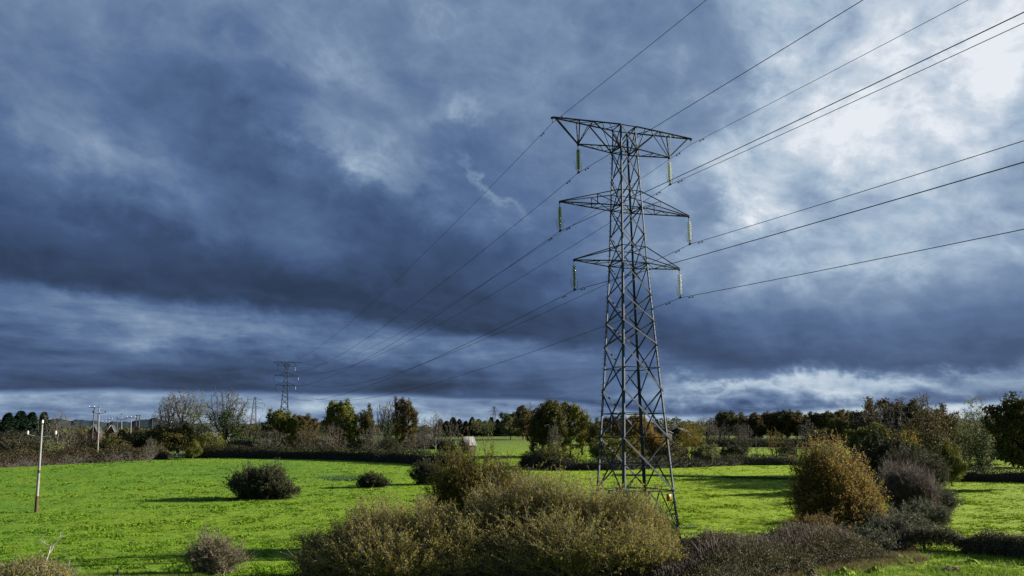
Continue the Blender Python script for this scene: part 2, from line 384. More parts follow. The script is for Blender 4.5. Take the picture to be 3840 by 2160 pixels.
def make_tree(seed, rx=4, h=14, cz=None, rz=None, n_attr=900, tip=.03, twigs=5, twl=.9, leaf=0, leafsize=.4, trunk=3, lump=.25, up=.15, D=.6, kill=.95, ivy=0, seeds=None, shell=0, leaf_at='tips', cloud=.5):
    rn = np.random.RandomState(seed)
    rz = rz or h*.36; cz = cz or h-rz
    P, par = colonise(crown_env(rx, rz, cz, lump, rn, shell), n_attr, D, kill, trunk=trunk, up=up, rn=rn, seeds=seeds)
    r = radii(P, par, tip, 2.05); m = par >= 0
    kids = np.bincount(par[m], minlength=len(P)); order_thick = r > tip*1.9
    t = MB(); c = MB()
    a = np.where(m & order_thick)[0]; 
    v, f = prisms(P[par[a]], P[a], r[par[a]]*.5+r[a]*.5, r[a]); t.add(v, f)
    a = np.where(m & ~order_thick)[0]
    if len(a): v, f = prisms(P[par[a]], P[a], r[a]*1.05, r[a]); c.add(v, f, rn.uniform(0, 1, len(f)))
    # fine twigs
    src = np.where((r < tip*1.9))[0]
    if twigs and len(src):
        S = np.repeat(src, twigs); dirp = P[S]-P[np.maximum(par[S], 0)]; dirp /= np.linalg.norm(dirp, axis=1)[:, None]+1e-6
        d = dirp*.8+rn.normal(size=(len(S), 3))*.55; d[:, 2] += .25; d /= np.linalg.norm(d, axis=1)[:, None]
        L = rn.uniform(.4, 1.1, (len(S), 1))*twl; Q = P[S]+d*L
        v, f = prisms(P[S], Q, tip*.45, tip*.25); c.add(v, f, rn.uniform(0, 1, len(f)))
    top = t.mesh('trunk'); crown = None
    if leaf:
        tips = src
        S = tips[rn.randint(0, len(tips), leaf)]
        # leave some tips bare so that gaps show
        ok = noise2(P[S, 0]*.6+P[S, 2]*.37+seed, P[S, 1]*.6-P[S, 2]*.5, seed) > .2
        S = S[ok]
        LP = P[S]+rn.normal(size=(len(S), 3))*np.array([1, 1, .7])*cloud
        v, f, rr = leaves(LP, leafsize, rn=rn); c.add(v, f, rr)
    crown = c.mesh('crown')
    iv = None
    if ivy:
        b = np.where(r > np.percentile(r, 80))[0]; b = b[P[b, 2] < h*.75]
        S = b[rn.randint(0, len(b), ivy)]
        LP = P[S]+rn.normal(size=(len(S), 3))*(r[S][:, None]*1.1+.28)
        v, f, rr = leaves(LP, leafsize*.8, rn=rn); i = MB(); i.add(v, f, rr); iv = i.mesh('ivy')
    return dict(trunk=top, crown=crown, ivy=iv, h=h, w=2*rx)
def make_conifer(seed, h=12, w=5):
    rn = np.random.RandomState(seed); t = MB(); c = MB()
    t.tube([(0, 0, 0), (0, 0, h*.6), (0.05, 0, h*.98)], [.22, .12, .02], 6)
    n = 9000; z = 1-rn.uniform(0, 1, n)**1.0*.93; az = rn.uniform(0, 6.28, n)
    lay = .65+.18*np.sin(z*30+np.sin(az*3)*1.3)+.65*noise2(az*1.6+3, z*8, seed)
    R_ = (1.03-z)**.85*w*.55*lay*rn.uniform(.45, 1, n)**.4
    P = np.stack([R_*np.cos(az), R_*np.sin(az), z*h-R_*.12], -1)
    o = np.stack([np.cos(az), np.sin(az), -.2+0*az], -1)*1.2
    v, f, r = leaves(P, .62, out=o, rn=rn); c.add(v, f, r)
    return dict(trunk=t.mesh('trunk'), crown=c.mesh('crown'), ivy=None, h=h, w=w)
PROTO = {
 'bare1': make_tree(1, 4.6, 16, tip=.045, n_attr=1700, trunk=3.2, twigs=5, twl=1.0, lump=.3, D=.55, kill=.8),
 'bare2': make_tree(2, 4.0, 15, rz=6.4, tip=.04, n_attr=1500, trunk=2.5, twigs=5, twl=1.0, lump=.35, D=.55, kill=.8),
 'bareivy': make_tree(3, 5.2, 16, tip=.045, n_attr=1700, trunk=3.5, twigs=5, twl=.9, lump=.35, ivy=5200, D=.55, kill=.8),
 'leafbare': make_tree(4, 3.6, 14, rz=5.6, n_attr=1100, twigs=4, leaf=1700, leafsize=.32, lump=.35, ivy=2500),
 'oak1': make_tree(5, 5.2, 13, rz=5.0, n_attr=1200, twigs=2, leaf=21000, leafsize=.46, lump=.38, trunk=2.2, shell=.25, cloud=.42),
 'oak2': make_tree(6, 5.0, 13, rz=5.4, n_attr=1100, twigs=2, leaf=18000, leafsize=.46, lump=.45, trunk=2.0, shell=.25, cloud=.38),
 'oak3': make_tree(7, 3.4, 13, rz=5.6, n_attr=900, twigs=2, leaf=12000, leafsize=.42, lump=.45, trunk=2.0, shell=.15, cloud=.42),
 'sparse': make_tree(8, 3.8, 10, rz=4.1, n_attr=900, twigs=3, leaf=3600, leafsize=.30, lump=.4, trunk=1.6, cloud=.4),
 'ivytree': make_tree(9, 4.2, 13, rz=5.8, n_attr=900, twigs=4, leaf=3800, leafsize=.30, lump=.4, ivy=6500, trunk=2.5),
 'shrub1': make_tree(10, 3.4, 6, rz=2.9, n_attr=900, twigs=5, twl=.8, lump=.35, trunk=.6, D=.4, kill=.6, tip=.022, seeds=[(-.8, 0), (.7, .3), (0, -.6)]),
 'shrub2': make_tree(11, 3.0, 5, rz=2.5, n_attr=800, twigs=4, twl=.6, leaf=4500, leafsize=.26, lump=.35, trunk=.5, D=.4, kill=.6, tip=.022, seeds=[(-.7, 0), (.7, .3)], cloud=.3),
 'round': make_tree(12, 3.2, 5.2, rz=2.7, n_attr=600, twigs=2, leaf=12000, leafsize=.28, lump=.3, trunk=.5, D=.4, kill=.6, tip=.022, cloud=.36, shell=.2),
 'sapling': make_tree(14, 1.6, 8, rz=3.4, n_attr=260, twigs=4, twl=.7, lump=.5, trunk=1.6, D=.45, kill=.6, tip=.022),
 'con1': make_conifer(20), 'con2': make_conifer(21, 11, 6),
}
def plant(kind, px, top, width, Y, mat, label, cat='tree', name=None, group=None, tmat='bark', imat='ivy', rz=None):
    p = PROTO[kind]; x, y, z = gpos(px, Y); h = z_at(Y, top)-z
    o = empty(name or ('conifer_tree' if kind.startswith('con') else 'shrub' if cat == 'shrub' else 'tree'), (x, y, z-.1), rz if rz is not None else random.uniform(0, 6.28), label=label, cat=cat, group=group)
    sw = wpx(width, Y)/p['w']; sh = h/p['h']; o.scale = (sw, sw, sh)
    t = link('trunk', p['trunk'], G['bark'], o); set_mat(t, G[tmat])
    c = link('crown', p['crown'], G['bark'], o); set_mat(c, G[mat])
    if p['ivy'] is not None and imat: i = link('ivy', p['ivy'], G['ivy'], o); set_mat(i, G[imat])
    return o
T = plant
# left side, behind the first hedge
for i, (px, top, w, lab) in enumerate([(15, 1548, 120, 'dark green conifer at the far left edge of the frame'), (62, 1541, 130, 'tallest dark conifer of the far left clump'), (105, 1546, 120, 'dark conifer between the tallest one and the edge of the clump'), (150, 1545, 95, 'narrow dark conifer behind the pale timber pole top')]):
    T('con1' if i % 2 else 'con2', px, top, w, 215+3*i, 'conifer', lab, group='dark conifers at the far left')
T('bare2', 205, 1552, 150, 172, 'twig_grey', 'bushy grey bare tree just right of the leaning pale pole', tmat='bark')
T('shrub1', 60, 1612, 170, 180, 'twig_brown', 'bare brown thicket below the dark conifers', 'shrub')
T('shrub2', 190, 1655, 90, 160, 'ash_leaf', 'green ivy covered bush right of the leaning pale pole', 'shrub')
T('bare1', 622, 1488, 120, 200, 'twig_grey', 'left one of the two bare fan shaped ash trees', group='tall trees left of the distant pylon')
T('bare1', 672, 1463, 150, 204, 'twig_grey', 'taller right one of the two bare fan shaped ash trees', group='tall trees left of the distant pylon')
T('leafbare', 737, 1492, 105, 200, 'ash_leaf', 'tree with thin pale green leaves between two bare tall trees', group='tall trees left of the distant pylon')
T('bareivy', 842, 1463, 150, 196, 'twig_brown', 'dark bare tree with an ivy covered trunk left of the distant pylon', tmat='bark_dark', group='tall trees left of the distant pylon')
T('round', 660, 1600, 150, 192, 'oak_dark', 'dark round bush under the bare ash trees', 'shrub')
T('shrub2', 790, 1625, 110, 188, 'oak_green', 'yellow green bush under the ivy clad bare tree', 'shrub')
T('round', 722, 1655, 60, 178, 'oak_green', 'small rounded olive bush beside the metal gate', 'shrub')
T('shrub1', 925, 1552, 130, 200, 'twig_grey', 'grey leafless thicket left of the yellow green round tree', 'shrub')
T('oak2', 1048, 1545, 125, 205, 'oak_green', 'rounded yellow green tree in front of the distant pylon')
T('oak1', 1135, 1557, 90, 222, 'oak_brown', 'reddish brown tree right of the distant pylon')
T('shrub1', 1010, 1610, 140, 190, 'twig_grey', 'grey leafless shrub below the yellow green round tree', 'shrub')
T('shrub1', 1150, 1605, 130, 188, 'twig_brown', 'brown leafless shrub below the reddish brown tree', 'shrub')
T('oak1', 1277, 1507, 122, 205, 'oak_green', 'tall oak turning yellow with a flat broad crown')
T('shrub1', 1240, 1592, 120, 186, 'twig_purple', 'pale purplish leafless shrub in front of the flat crowned oak', 'shrub')
T('oak3', 1368, 1538, 62, 210, 'oak_dark', 'slim dark tree right of the flat crowned oak')
T('bareivy', 1452, 1508, 105, 205, 'twig_brown', 'leafless dark tree touching the tall leafy tree on its right', tmat='bark_dark')
T('oak2', 1515, 1503, 86, 208, 'oak_brown', 'tall narrow tree with olive brown leaves right of a leafless one')
T('shrub1', 1400, 1600, 110, 180, 'twig_grey', 'grey leafless shrub below the slim dark tree', 'shrub')
T('shrub2', 1455, 1640, 90, 172, 'hedge_dark', 'dark ivy grown stump bush in the middle hedge', 'shrub')
T('bare2', 1590, 1572, 60, 225, 'twig_grey', 'small leafless tree in front of the hipped grey roof')
T('bare2', 1632, 1552, 70, 230, 'twig_grey', 'leafless spreading tree between the hipped roof and the stone shed')
T('sapling', 1690, 1560, 46, 205, 'twig_grey', 'slender pale leafless tree left of the stone shed')
T('sapling', 1712, 1568, 60, 195, 'twig_grey', 'thin forked leafless tree beside the stone shed roof')
T('shrub1', 1560, 1620, 120, 176, 'twig_grey', 'arching leafless shrub on the hedge left of the golden willow', 'shrub')
T('shrub2', 1680, 1650, 70, 190, 'hedge_dark', 'dark bush left of the stone shed', 'shrub')
for i, px in enumerate(range(1650, 1905, 24)):
    T('con2' if i % 2 else 'con1', px, 1571+8*math.sin(i*2.1), 62+10*math.sin(i*1.3), 395+4*(i % 3), 'conifer', 'dark conifer in the far row behind the pale green field', group='conifer row behind the pale green field')
T('leafbare', 1830, 1572, 60, 385, 'ash_leaf', 'thinly leaved tree in the far row beside the smallest pylon')
T('sparse', 1785, 1571, 46, 390, 'ash_leaf', 'light grey green rounded tree among the far dark conifers')
T('oak1', 1915, 1550, 84, 330, 'ash_leaf', 'pale olive tree right of the smallest pylon')
T('oak2', 1962, 1530, 104, 335, 'oak_brown', 'big rounded brown tree left of the two dark oaks')
T('bare2', 1990, 1520, 70, 345, 'twig_grey', 'leafless crown rising behind the rounded brown tree')
T('oak1', 2062, 1508, 150, 190, 'oak_dark', 'larger dark green oak left of the big pylon', group='pair of oaks left of the big pylon')
T('oak2', 2140, 1517, 120, 193, 'oak_green', 'oak with yellowing leaves right beside the dark green oak', group='pair of oaks left of the big pylon')
T('bare1', 2185, 1528, 90, 196, 'twig_grey', 'leafless crown right behind the yellowing oak')
T('oak3', 2232, 1585, 66, 188, 'oak_dark', 'small dark tree just left of the big pylon legs')
T('oak3', 2012, 1585, 60, 186, 'oak_dark', 'dark narrow tree left of the larger dark oak')
T('oak2', 2290, 1566, 100, 280, 'oak_brown', 'brown tree seen between the left legs of the big pylon')
T('oak1', 2392, 1558, 110, 270, 'orange_leaf', 'orange brown tree seen through the middle of the big pylon')
T('shrub1', 2080, 1590, 60, 182, 'twig_grey', 'pale leafless shrub below the two oaks', 'shrub')
# bushes of the middle hedge behind the big pylon
T('round', 2010, 1690, 110, 150, 'hedge_dark', 'dark bush under the oaks at the edge of the pasture', 'shrub', group='bushes of the middle hedge')
T('shrub2', 2080, 1672, 150, 146, 'oak_dark', 'broad dark bush at the pasture edge left of the big pylon', 'shrub', group='bushes of the middle hedge')
T('shrub1', 2150, 1668, 110, 148, 'orange_leaf', 'reddish brown leafless bush left of the big pylon', 'shrub', group='bushes of the middle hedge')
T('round', 2295, 1642, 150, 150, 'oak_green', 'large rounded olive bush behind the left legs of the big pylon', 'shrub', group='bushes of the middle hedge')
T('round', 2365, 1652, 100, 152, 'yellow_leaf', 'bright yellow bush behind the central legs of the big pylon', 'shrub', group='bushes of the middle hedge')
T('round', 2450, 1612, 110, 156, 'orange_leaf', 'orange bush behind the right legs of the big pylon', 'shrub', group='bushes of the middle hedge')
T('shrub2', 2535, 1655, 120, 152, 'hedge_brown', 'brown bush just right of the big pylon', 'shrub', group='bushes of the middle hedge')
T('sparse', 2595, 1580, 110, 160, 'yellow_leaf', 'small tree with sparse yellow leaves right of the big pylon')
T('round', 2650, 1662, 100, 153, 'ash_leaf', 'grey green bush below the sparse yellow tree', 'shrub', group='bushes of the middle hedge')
T('round', 2745, 1668, 90, 158, 'hedge_dark', 'dark rounded bush in the middle hedge right of the big pylon', 'shrub', group='bushes of the middle hedge')
T('bareivy', 2790, 1628, 80, 162, 'twig_brown', 'little leafless tree leaning over the middle hedge')
T('sapling', 2845, 1640, 60, 164, 'twig_grey', 'short leafless sapling in the thin part of the middle hedge')
T('bare2', 2912, 1610, 66, 166, 'orange_leaf', 'upright tree with a few brown leaves in the thin part of the hedge')
T('shrub2', 2960, 1655, 80, 166, 'hedge_dark', 'dark bush next to the big golden bush in the far hedge', 'shrub', group='bushes of the middle hedge')
# far right wood: separate crowns
wood = [(2650, 1566, 90, 'twig_grey', 'bare2'), (2700, 1560, 90, 'twig_brown', 'bare1'), (2735, 1545, 105, 'oak_dark', 'oak1'), (2790, 1560, 80, 'oak_brown', 'oak3'), (2842, 1555, 100, 'oak_brown', 'oak2'), (2890, 1547, 92, 'oak_brown', 'oak1'), (2935, 1543, 80, 'oak_dark', 'oak2'), (2990, 1545, 110, 'oak_brown', 'oak1'), (3045, 1560, 90, 'oak_brown', 'oak2'), (3095, 1546, 95, 'oak_dark', 'oak1'), (3150, 1543, 100, 'oak_brown', 'oak2'), (3205, 1544, 95, 'oak_brown', 'oak1'), (3250, 1560, 80, 'oak_dark', 'oak2')]
wl = ['grey leafless tree at the left end of the far right wood', 'leafless brown tree at the wood edge beside the first dark crown', 'broad dark green crown, first big one of the far right wood', 'narrow brown tree right of the first dark green crown', 'low rounded brown crown in the left half of the far wood', 'brown crown with a high rounded top in the far wood', 'dark green crown between two brown ones in the far wood', 'widest brown crown above the small leafless tree', 'low brown crown where the far wood dips', 'dark green crown right of the dip in the far wood', 'brown crown above the top of the golden bush', 'reddish brown crown near the right cluster of tall trees', 'dark crown half hidden by the right cluster of tall trees']
for (px, top, w, m, k), lab in zip(wood, wl): T(k, px, top, w, 318+random.uniform(-8, 12), m, lab, group='trees of the far right wood')
for i, (px, top) in enumerate([(2680, 1592), (2720, 1590), (2775, 1585), (2800, 1592)]): T('bare2', px, top, 50, 290+3*i, 'twig_grey', 'small grey leafless tree in front of the far wood', group='small leafless trees before the far wood')
T('bare2', 3035, 1582, 80, 270, 'twig_grey', 'grey leafless tree standing in front of the brown wood')
T('round', 3110, 1612, 130, 255, 'oak_dark', 'long dark thicket behind the golden bush', 'shrub')
T('oak2', 3165, 1575, 90, 240, 'oak_dark', 'dark green tree just behind the golden bush top')
# right cluster
T('bareivy', 3330, 1520, 190, 118, 'twig_grey', 'left leafless tree of the right cluster with ivy on its trunk', group='right cluster of tall trees')
T('bareivy', 3425, 1492, 210, 122, 'twig_brown', 'tallest tree of the right cluster with twiggy top', tmat='bark_dark', group='right cluster of tall trees')
T('oak2', 3375, 1512, 200, 128, 'oak_brown', 'rounded brown tree filling the middle of the right cluster', group='right cluster of tall trees')
T('oak3', 3260, 1545, 120, 126, 'oak_brown', 'brown tree at the left end of the right cluster', group='right cluster of tall trees')
T('oak2', 3468, 1520, 150, 124, 'bramble', 'dull olive tree inside the right cluster beside the ivy column', group='right cluster of tall trees')
T('round', 3345, 1640, 230, 100, 'hedge_dark', 'dark thicket between the golden bush and the ivy column tree', 'shrub')
T('ivytree', 3505, 1512, 190, 112, 'oak_brown', 'brown leaved tree with a thick ivy column for a trunk', tmat='bark_dark', group='right cluster of tall trees')
T('oak2', 3290, 1598, 190, 112, 'oak_green', 'low olive tree with yellow patches above the golden bush', group='right cluster of tall trees')
T('sparse', 3395, 1608, 150, 108, 'yellow_leaf', 'sparse yellow leaved tree behind the purple thorn bush', group='right cluster of tall trees')
T('oak3', 3580, 1548, 100, 128, 'oak_brown', 'brown tree right of the ivy column tree', group='right cluster of tall trees')
T('round', 3570, 1668, 110, 108, 'oak_green', 'olive bush at the right foot of the ivy column tree', 'shrub')
T('ivytree', 3682, 1516, 170, 122, 'ash_leaf', 'grey green tree with an ivy trunk standing free in the right gap', tmat='bark_dark')
T('oak1', 3862, 1492, 215, 104, 'oak_dark', 'big dark oak cut by the right edge of the frame', tmat='bark_dark')
for i, (px, top, w, m, lab) in enumerate([(3560, 1555, 120, 'twig_brown', 'leafless brown tree behind the gap, near the ivy column'), (3640, 1548, 110, 'twig_grey', 'grey leafless tree behind the free ivy trunk'), (3725, 1550, 120, 'twig_purple', 'purplish leafless tree left of the big dark oak'), (3790, 1560, 120, 'twig_brown', 'brown leafless tree behind the big dark oak')]):
    T('bare2', px, top, w, 172+2*i, m, lab, group='leafless trees behind the right gap')
T('round', 3700, 1610, 220, 160, 'oak_dark', 'dark undergrowth behind the right gap', 'shrub')
T('round', 3800, 1600, 200, 150, 'hedge_dark', 'dark bush beside the big oak in the shade', 'shrub')
T('round', 250, 1628, 170, 192, 'hedge_dark', 'dark thicket between the grey bare tree and the white pole', 'shrub')
T('round', 470, 1622, 130, 200, 'hedge_brown', 'brown dark thicket behind the smaller white pole', 'shrub')
T('shrub2', 90, 1640, 200, 184, 'hedge_dark', 'dark thicket at the far left behind the brown hedge', 'shrub')
T('shrub1', 300, 1612, 170, 188, 'twig_brown', 'brown leafless thicket left of the white pole', 'shrub')
T('shrub2', 420, 1630, 130, 186, 'oak_dark', 'dark olive thicket right of the white pole', 'shrub')
T('shrub2', 515, 1610, 120, 190, 'hedge_dark', 'dark thicket below the double pole', 'shrub')
T('round', 590, 1605, 110, 196, 'oak_dark', 'dark bush left of the two fan shaped ash trees', 'shrub')
T('shrub1', 560, 1640, 60, 165, 'twig_grey', 'short grey leafless shrub above the left hedge end', 'shrub')
# ------------------------------------------------------------------ near bushes made in place
def bush(name, px, Y, lobes, stems, mat, twmat, label, leaf=30000, leafsize=.09, tw=9, twl=.7, cat='bush', seed=1, up=.35, rad=.02, parent_core=True, inner=.5, ground_leaf=.0, group=None, z0=None):
    """lobes: (dx,dy,cz,rx,ry,rz) around the base point; stems rise from the ground and spread into the lobes"""
    rn = np.random.RandomState(seed); x, y, z = gpos(px, Y); o = empty(name, (x, y, z-.05), 0, label=label, cat=cat, group=group)
    Lb = np.array(lobes, float); vol = np.prod(Lb[:, 3:6], axis=1)**.75; li = rn.choice(len(Lb), stems, p=vol/vol.sum()); B = Lb[li]
    d = rn.normal(size=(stems, 3)); d[:, 2] = np.abs(d[:, 2])*1.0-.45*rn.uniform(size=stems); d /= np.linalg.norm(d, axis=1)[:, None]
    rr = np.where(rn.uniform(size=stems) < .72, rn.uniform(.72, 1.10, stems), rn.uniform(.3, .8, stems)); rr = np.where(rn.uniform(size=stems) < .09, rn.uniform(1.1, 1.28, stems), rr)
    rr *= .80+.36*noise2(d[:, 0]*2.6+li*3.1+seed, d[:, 2]*2.6+d[:, 1]*1.7, seed)
    E = B[:, :3]+d*B[:, 3:6]*rr[:, None]; E[:, 2] = np.maximum(E[:, 2], .25)
    S = np.c_[B[:, 0]+rn.normal(size=stems)*B[:, 3]*.3, B[:, 1]+rn.normal(size=stems)*B[:, 4]*.3, np.zeros(stems)]
    M = S*.45+E*.55; M[:, 2] = E[:, 2]*.62; M += rn.normal(size=M.shape)*.18
    t = np.linspace(0, 1, 7)[None, :, None]
    C = (1-t)**2*S[:, None]+2*t*(1-t)*M[:, None]+t*t*E[:, None]
    C += rn.normal(size=C.shape)*.05*t
    r0 = rad*(1-t[0, :, 0]*.75)
    mb = MB()
    for k in range(6): v, f = prisms(C[:, k], C[:, k+1], r0[k], r0[k+1]); mb.add(v, f, np.tile(rn.uniform(0, 1, stems), 3))
    si = rn.randint(0, stems, stems*tw); tt = rn.uniform(inner, 1, len(si)); seg = np.minimum((tt*6).astype(int), 5); fr = (tt*6-seg)[:, None]
    P = C[si, seg]*(1-fr)+C[si, seg+1]*fr; tan = C[si, seg+1]-C[si, seg]; tan /= np.linalg.norm(tan, axis=1)[:, None]+1e-9
    D = tan+rn.normal(size=tan.shape)*.6; D[:, 2] += up; D /= np.linalg.norm(D, axis=1)[:, None]
    Ln = rn.uniform(.35, 1.15, (len(si), 1))*twl; Q = P+D*Ln
    v, f = prisms(P, Q, rad*.38, rad*.2); mb.add(v, f, np.tile(rn.uniform(0, 1, len(P)), 3))
    mb.build('stems', G[twmat], o)
    lm = MB(); k = rn.randint(0, len(P), leaf); u = rn.uniform(.1, 1.05, (leaf, 1))
    LP = P[k]*(1-u)+Q[k]*u+rn.normal(size=(leaf, 3))*.05
    LP[:, 2] = np.maximum(LP[:, 2], .04)
    v, f, r_ = leaves(LP, leafsize, rn=rn, aspect=.5); lm.add(v, f, r_)
    lm.build('foliage', G[mat], o)
    return o
# foreground willow scrub
bush('willow_bush', 1480, 45.0, [(-3.2, 0, 1.2, 2.3, 2.2, 1.6), (-1.2, .6, 2.2, 2.5, 2.6, 2.3), (1.6, .2, 1.9, 2.6, 2.6, 2.3), (3.4, -.8, 1.7, 2.4, 2.2, 2.1), (.2, -2.4, 1.3, 4.2, 2.2, 1.8), (-3.2, -2, .9, 2.2, 2, 1.4)], 1700, 'willow', 'twig_tan',
     'wide green and tan willow bush at the bottom centre, left of the tallest one', leaf=105000, leafsize=.11, tw=13, twl=.8, seed=41, group='willow scrub in the foreground')
bush('willow_bush', 2090, 46.0, [(-3.0, .4, 2.5, 2.6, 2.3, 3.0), (-.6, .8, 2.9, 2.8, 2.4, 2.95), (1.8, .9, 2.8, 2.6, 2.4, 2.75), (4.1, .8, 2.4, 2.5, 2.2, 2.5), (5.7, 1.0, 1.3, 1.5, 1.6, 1.5), (0, -2.4, 1.5, 5.4, 2.2, 2.1), (4.4, -1.6, 1.4, 2.8, 2, 1.7)], 2500, 'willow', 'twig_tan',
     'largest willow bush in the foreground, hiding the front feet of the big pylon', leaf=150000, leafsize=.11, tw=13, twl=.8, seed=42, group='willow scrub in the foreground')
bush('willow_bush', 1790, 58, [(-2.5, 0, 2.6, 2.0, 2.0, 2.8), (-.2, 0, 3.9, 2.7, 2.4, 3.7), (2.2, 0, 3.0, 2.6, 2.2, 3.3), (-1.7, 0, 4.9, 1.9, 2.0, 2.6)], 1400, 'willow_dark', 'twig_brown',
     'tall darker willow with yellow top behind the foreground scrub', leaf=56000, leafsize=.11, seed=43, group='willow scrub in the foreground')
bush('thorn_bush', 1905, 66, [(-.5, 0, 3.2, 2.2, 2, 3.1), (1.8, 0, 2.2, 2.4, 2, 2.6)], 650, 'thorn', 'twig_grey',
     'grey leafless thicket right of the tall darker willow', leaf=9000, leafsize=.1, seed=44, tw=12)
bush('willow_bush', 2410, 50, [(-1.0, 0, 2.6, 1.5, 1.4, 2.2), (.7, 0, 2.0, 1.3, 1.4, 1.7)], 380, 'ivy', 'twig_brown',
     'glossy green bush around the front feet of the big pylon', leaf=20000, leafsize=.12, seed=45, cat='bush')
bush('small_bush', 792, 47, [(-.3, 0, 1.0, 1.25, 1.2, 1.45), (.5, 0, .8, 1.45, 1.2, 1.2)], 480, 'thorn', 'twig_tan',
     'small grey brown bush alone at the bottom left of the field', leaf=11000, leafsize=.08, seed=46, twl=.4, tw=12)
# field bushes
bush('bramble_bush', 975, 92.5, [(-1.2, 0, 2.0, 2.6, 2.4, 2.0), (1.2, 0, 2.1, 2.3, 2.2, 2.1), (3.0, -.4, 1.0, 1.8, 1.6, 1.1), (-.2, -1, 1.4, 3.2, 1.6, 1.5)], 900, 'bramble', 'twig_brown',
     'largest dark bush standing alone in the pasture with a long shadow', leaf=42000, leafsize=.15, seed=50, twl=.45, rad=.025, group='dark bushes in the pasture')
bush('bramble_bush', 1397, 107, [(-.3, 0, .9, 1.9, 1.6, 1.25), (.9, 0, .6, 1.7, 1.4, .8), (-1.2, 0, .5, 1.2, 1.2, .7)], 420, 'bramble', 'twig_brown',
     'low mound shaped dark bush, middle one in the pasture', leaf=17000, leafsize=.15, seed=51, twl=.3, rad=.025, group='dark bushes in the pasture')
bush('bramble_bush', 1597, 112, [(-.4, 0, 1.7, 2.0, 1.8, 1.75), (.9, 0, 1.6, 1.9, 1.8, 1.65)], 500, 'bramble', 'twig_brown',
     'domed dark bush in the pasture beside the tall darker willow', leaf=21000, leafsize=.15, seed=52, twl=.4, rad=.025, group='dark bushes in the pasture')
# right hand side
bush('golden_bush', 3140, 63, [(-1.3, 0, 4.2, 2.0, 2.3, 3.6), (-.3, .2, 4.9, 2.1, 2.4, 3.3), (1.4, .3, 3.6, 2.1, 2.2, 3.2), (-2.1, -.3, 2.3, 1.6, 2, 2.5), (2.1, 0, 2.1, 1.7, 2, 2.5), (.2, -1, 2.2, 3.0, 2, 2.6)], 1900, 'gold', 'twig_brown',
     'tall golden brown rounded bush right of the pasture', leaf=88000, leafsize=.13, seed=60, rad=.024)
bush('golden_bush', 3045, 54.5, [(-.8, 0, 1.0, 1.5, 1.4, 1.5), (.9, 0, 1.2, 1.5, 1.4, 1.7)], 420, 'orange_leaf', 'twig_brown',
     'low orange leaved bush in front of the tall golden one', leaf=13000, leafsize=.1, seed=61, twl=.5)
bush('thorn_bush', 3410, 74, [(-.5, 0, 2.7, 2.0, 2.0, 2.6), (1.0, 0, 2.4, 1.9, 2.0, 2.3)], 1000, 'thorn_purple', 'twig_purple',
     'purplish grey leafless thorn bush right of the golden bush', leaf=11000, leafsize=.09, seed=62, tw=18, twl=.6)
bush('thorn_bush', 3440, 90, [(-1, 0, 3, 3, 2.2, 3.2), (1.6, 0, 3, 2.2, 2, 2.6)], 700, 'hedge_dark', 'twig_brown',
     'dark undergrowth behind the purplish thorn bush', leaf=22000, leafsize=.15, seed=63)
for i, (px, Y, h, w, lab) in enumerate([(3320, 60, 2.5, 2.2, 'pale leaved bramble bush at the foot of the golden bush'), (3400, 63, 2.6, 2.2, 'silvery bramble bush below the purple thorn'), (3465, 69, 2.5, 2.0, 'silvery bramble bush at the edge of the right field'), (3515, 80, 3.0, 2.0, 'bramble bush at the foot of the ivy column tree'), (3215, 56, 1.9, 2.6, 'pale bramble bush in front of the golden bush base')]):
    bush('bramble_bush', px, Y, [(0, 0, h*.36, w, 1.5, h*.62), (.6, -.4, h*.25, w*.9, 1.4, h*.5), (-.8, -.3, h*.25, w*.8, 1.4, h*.5)], 420, 'pale_leaf', 'twig_grey', lab, leaf=19000, leafsize=.12, seed=70+i, twl=.35, group='pale brambles below the thorn bush')

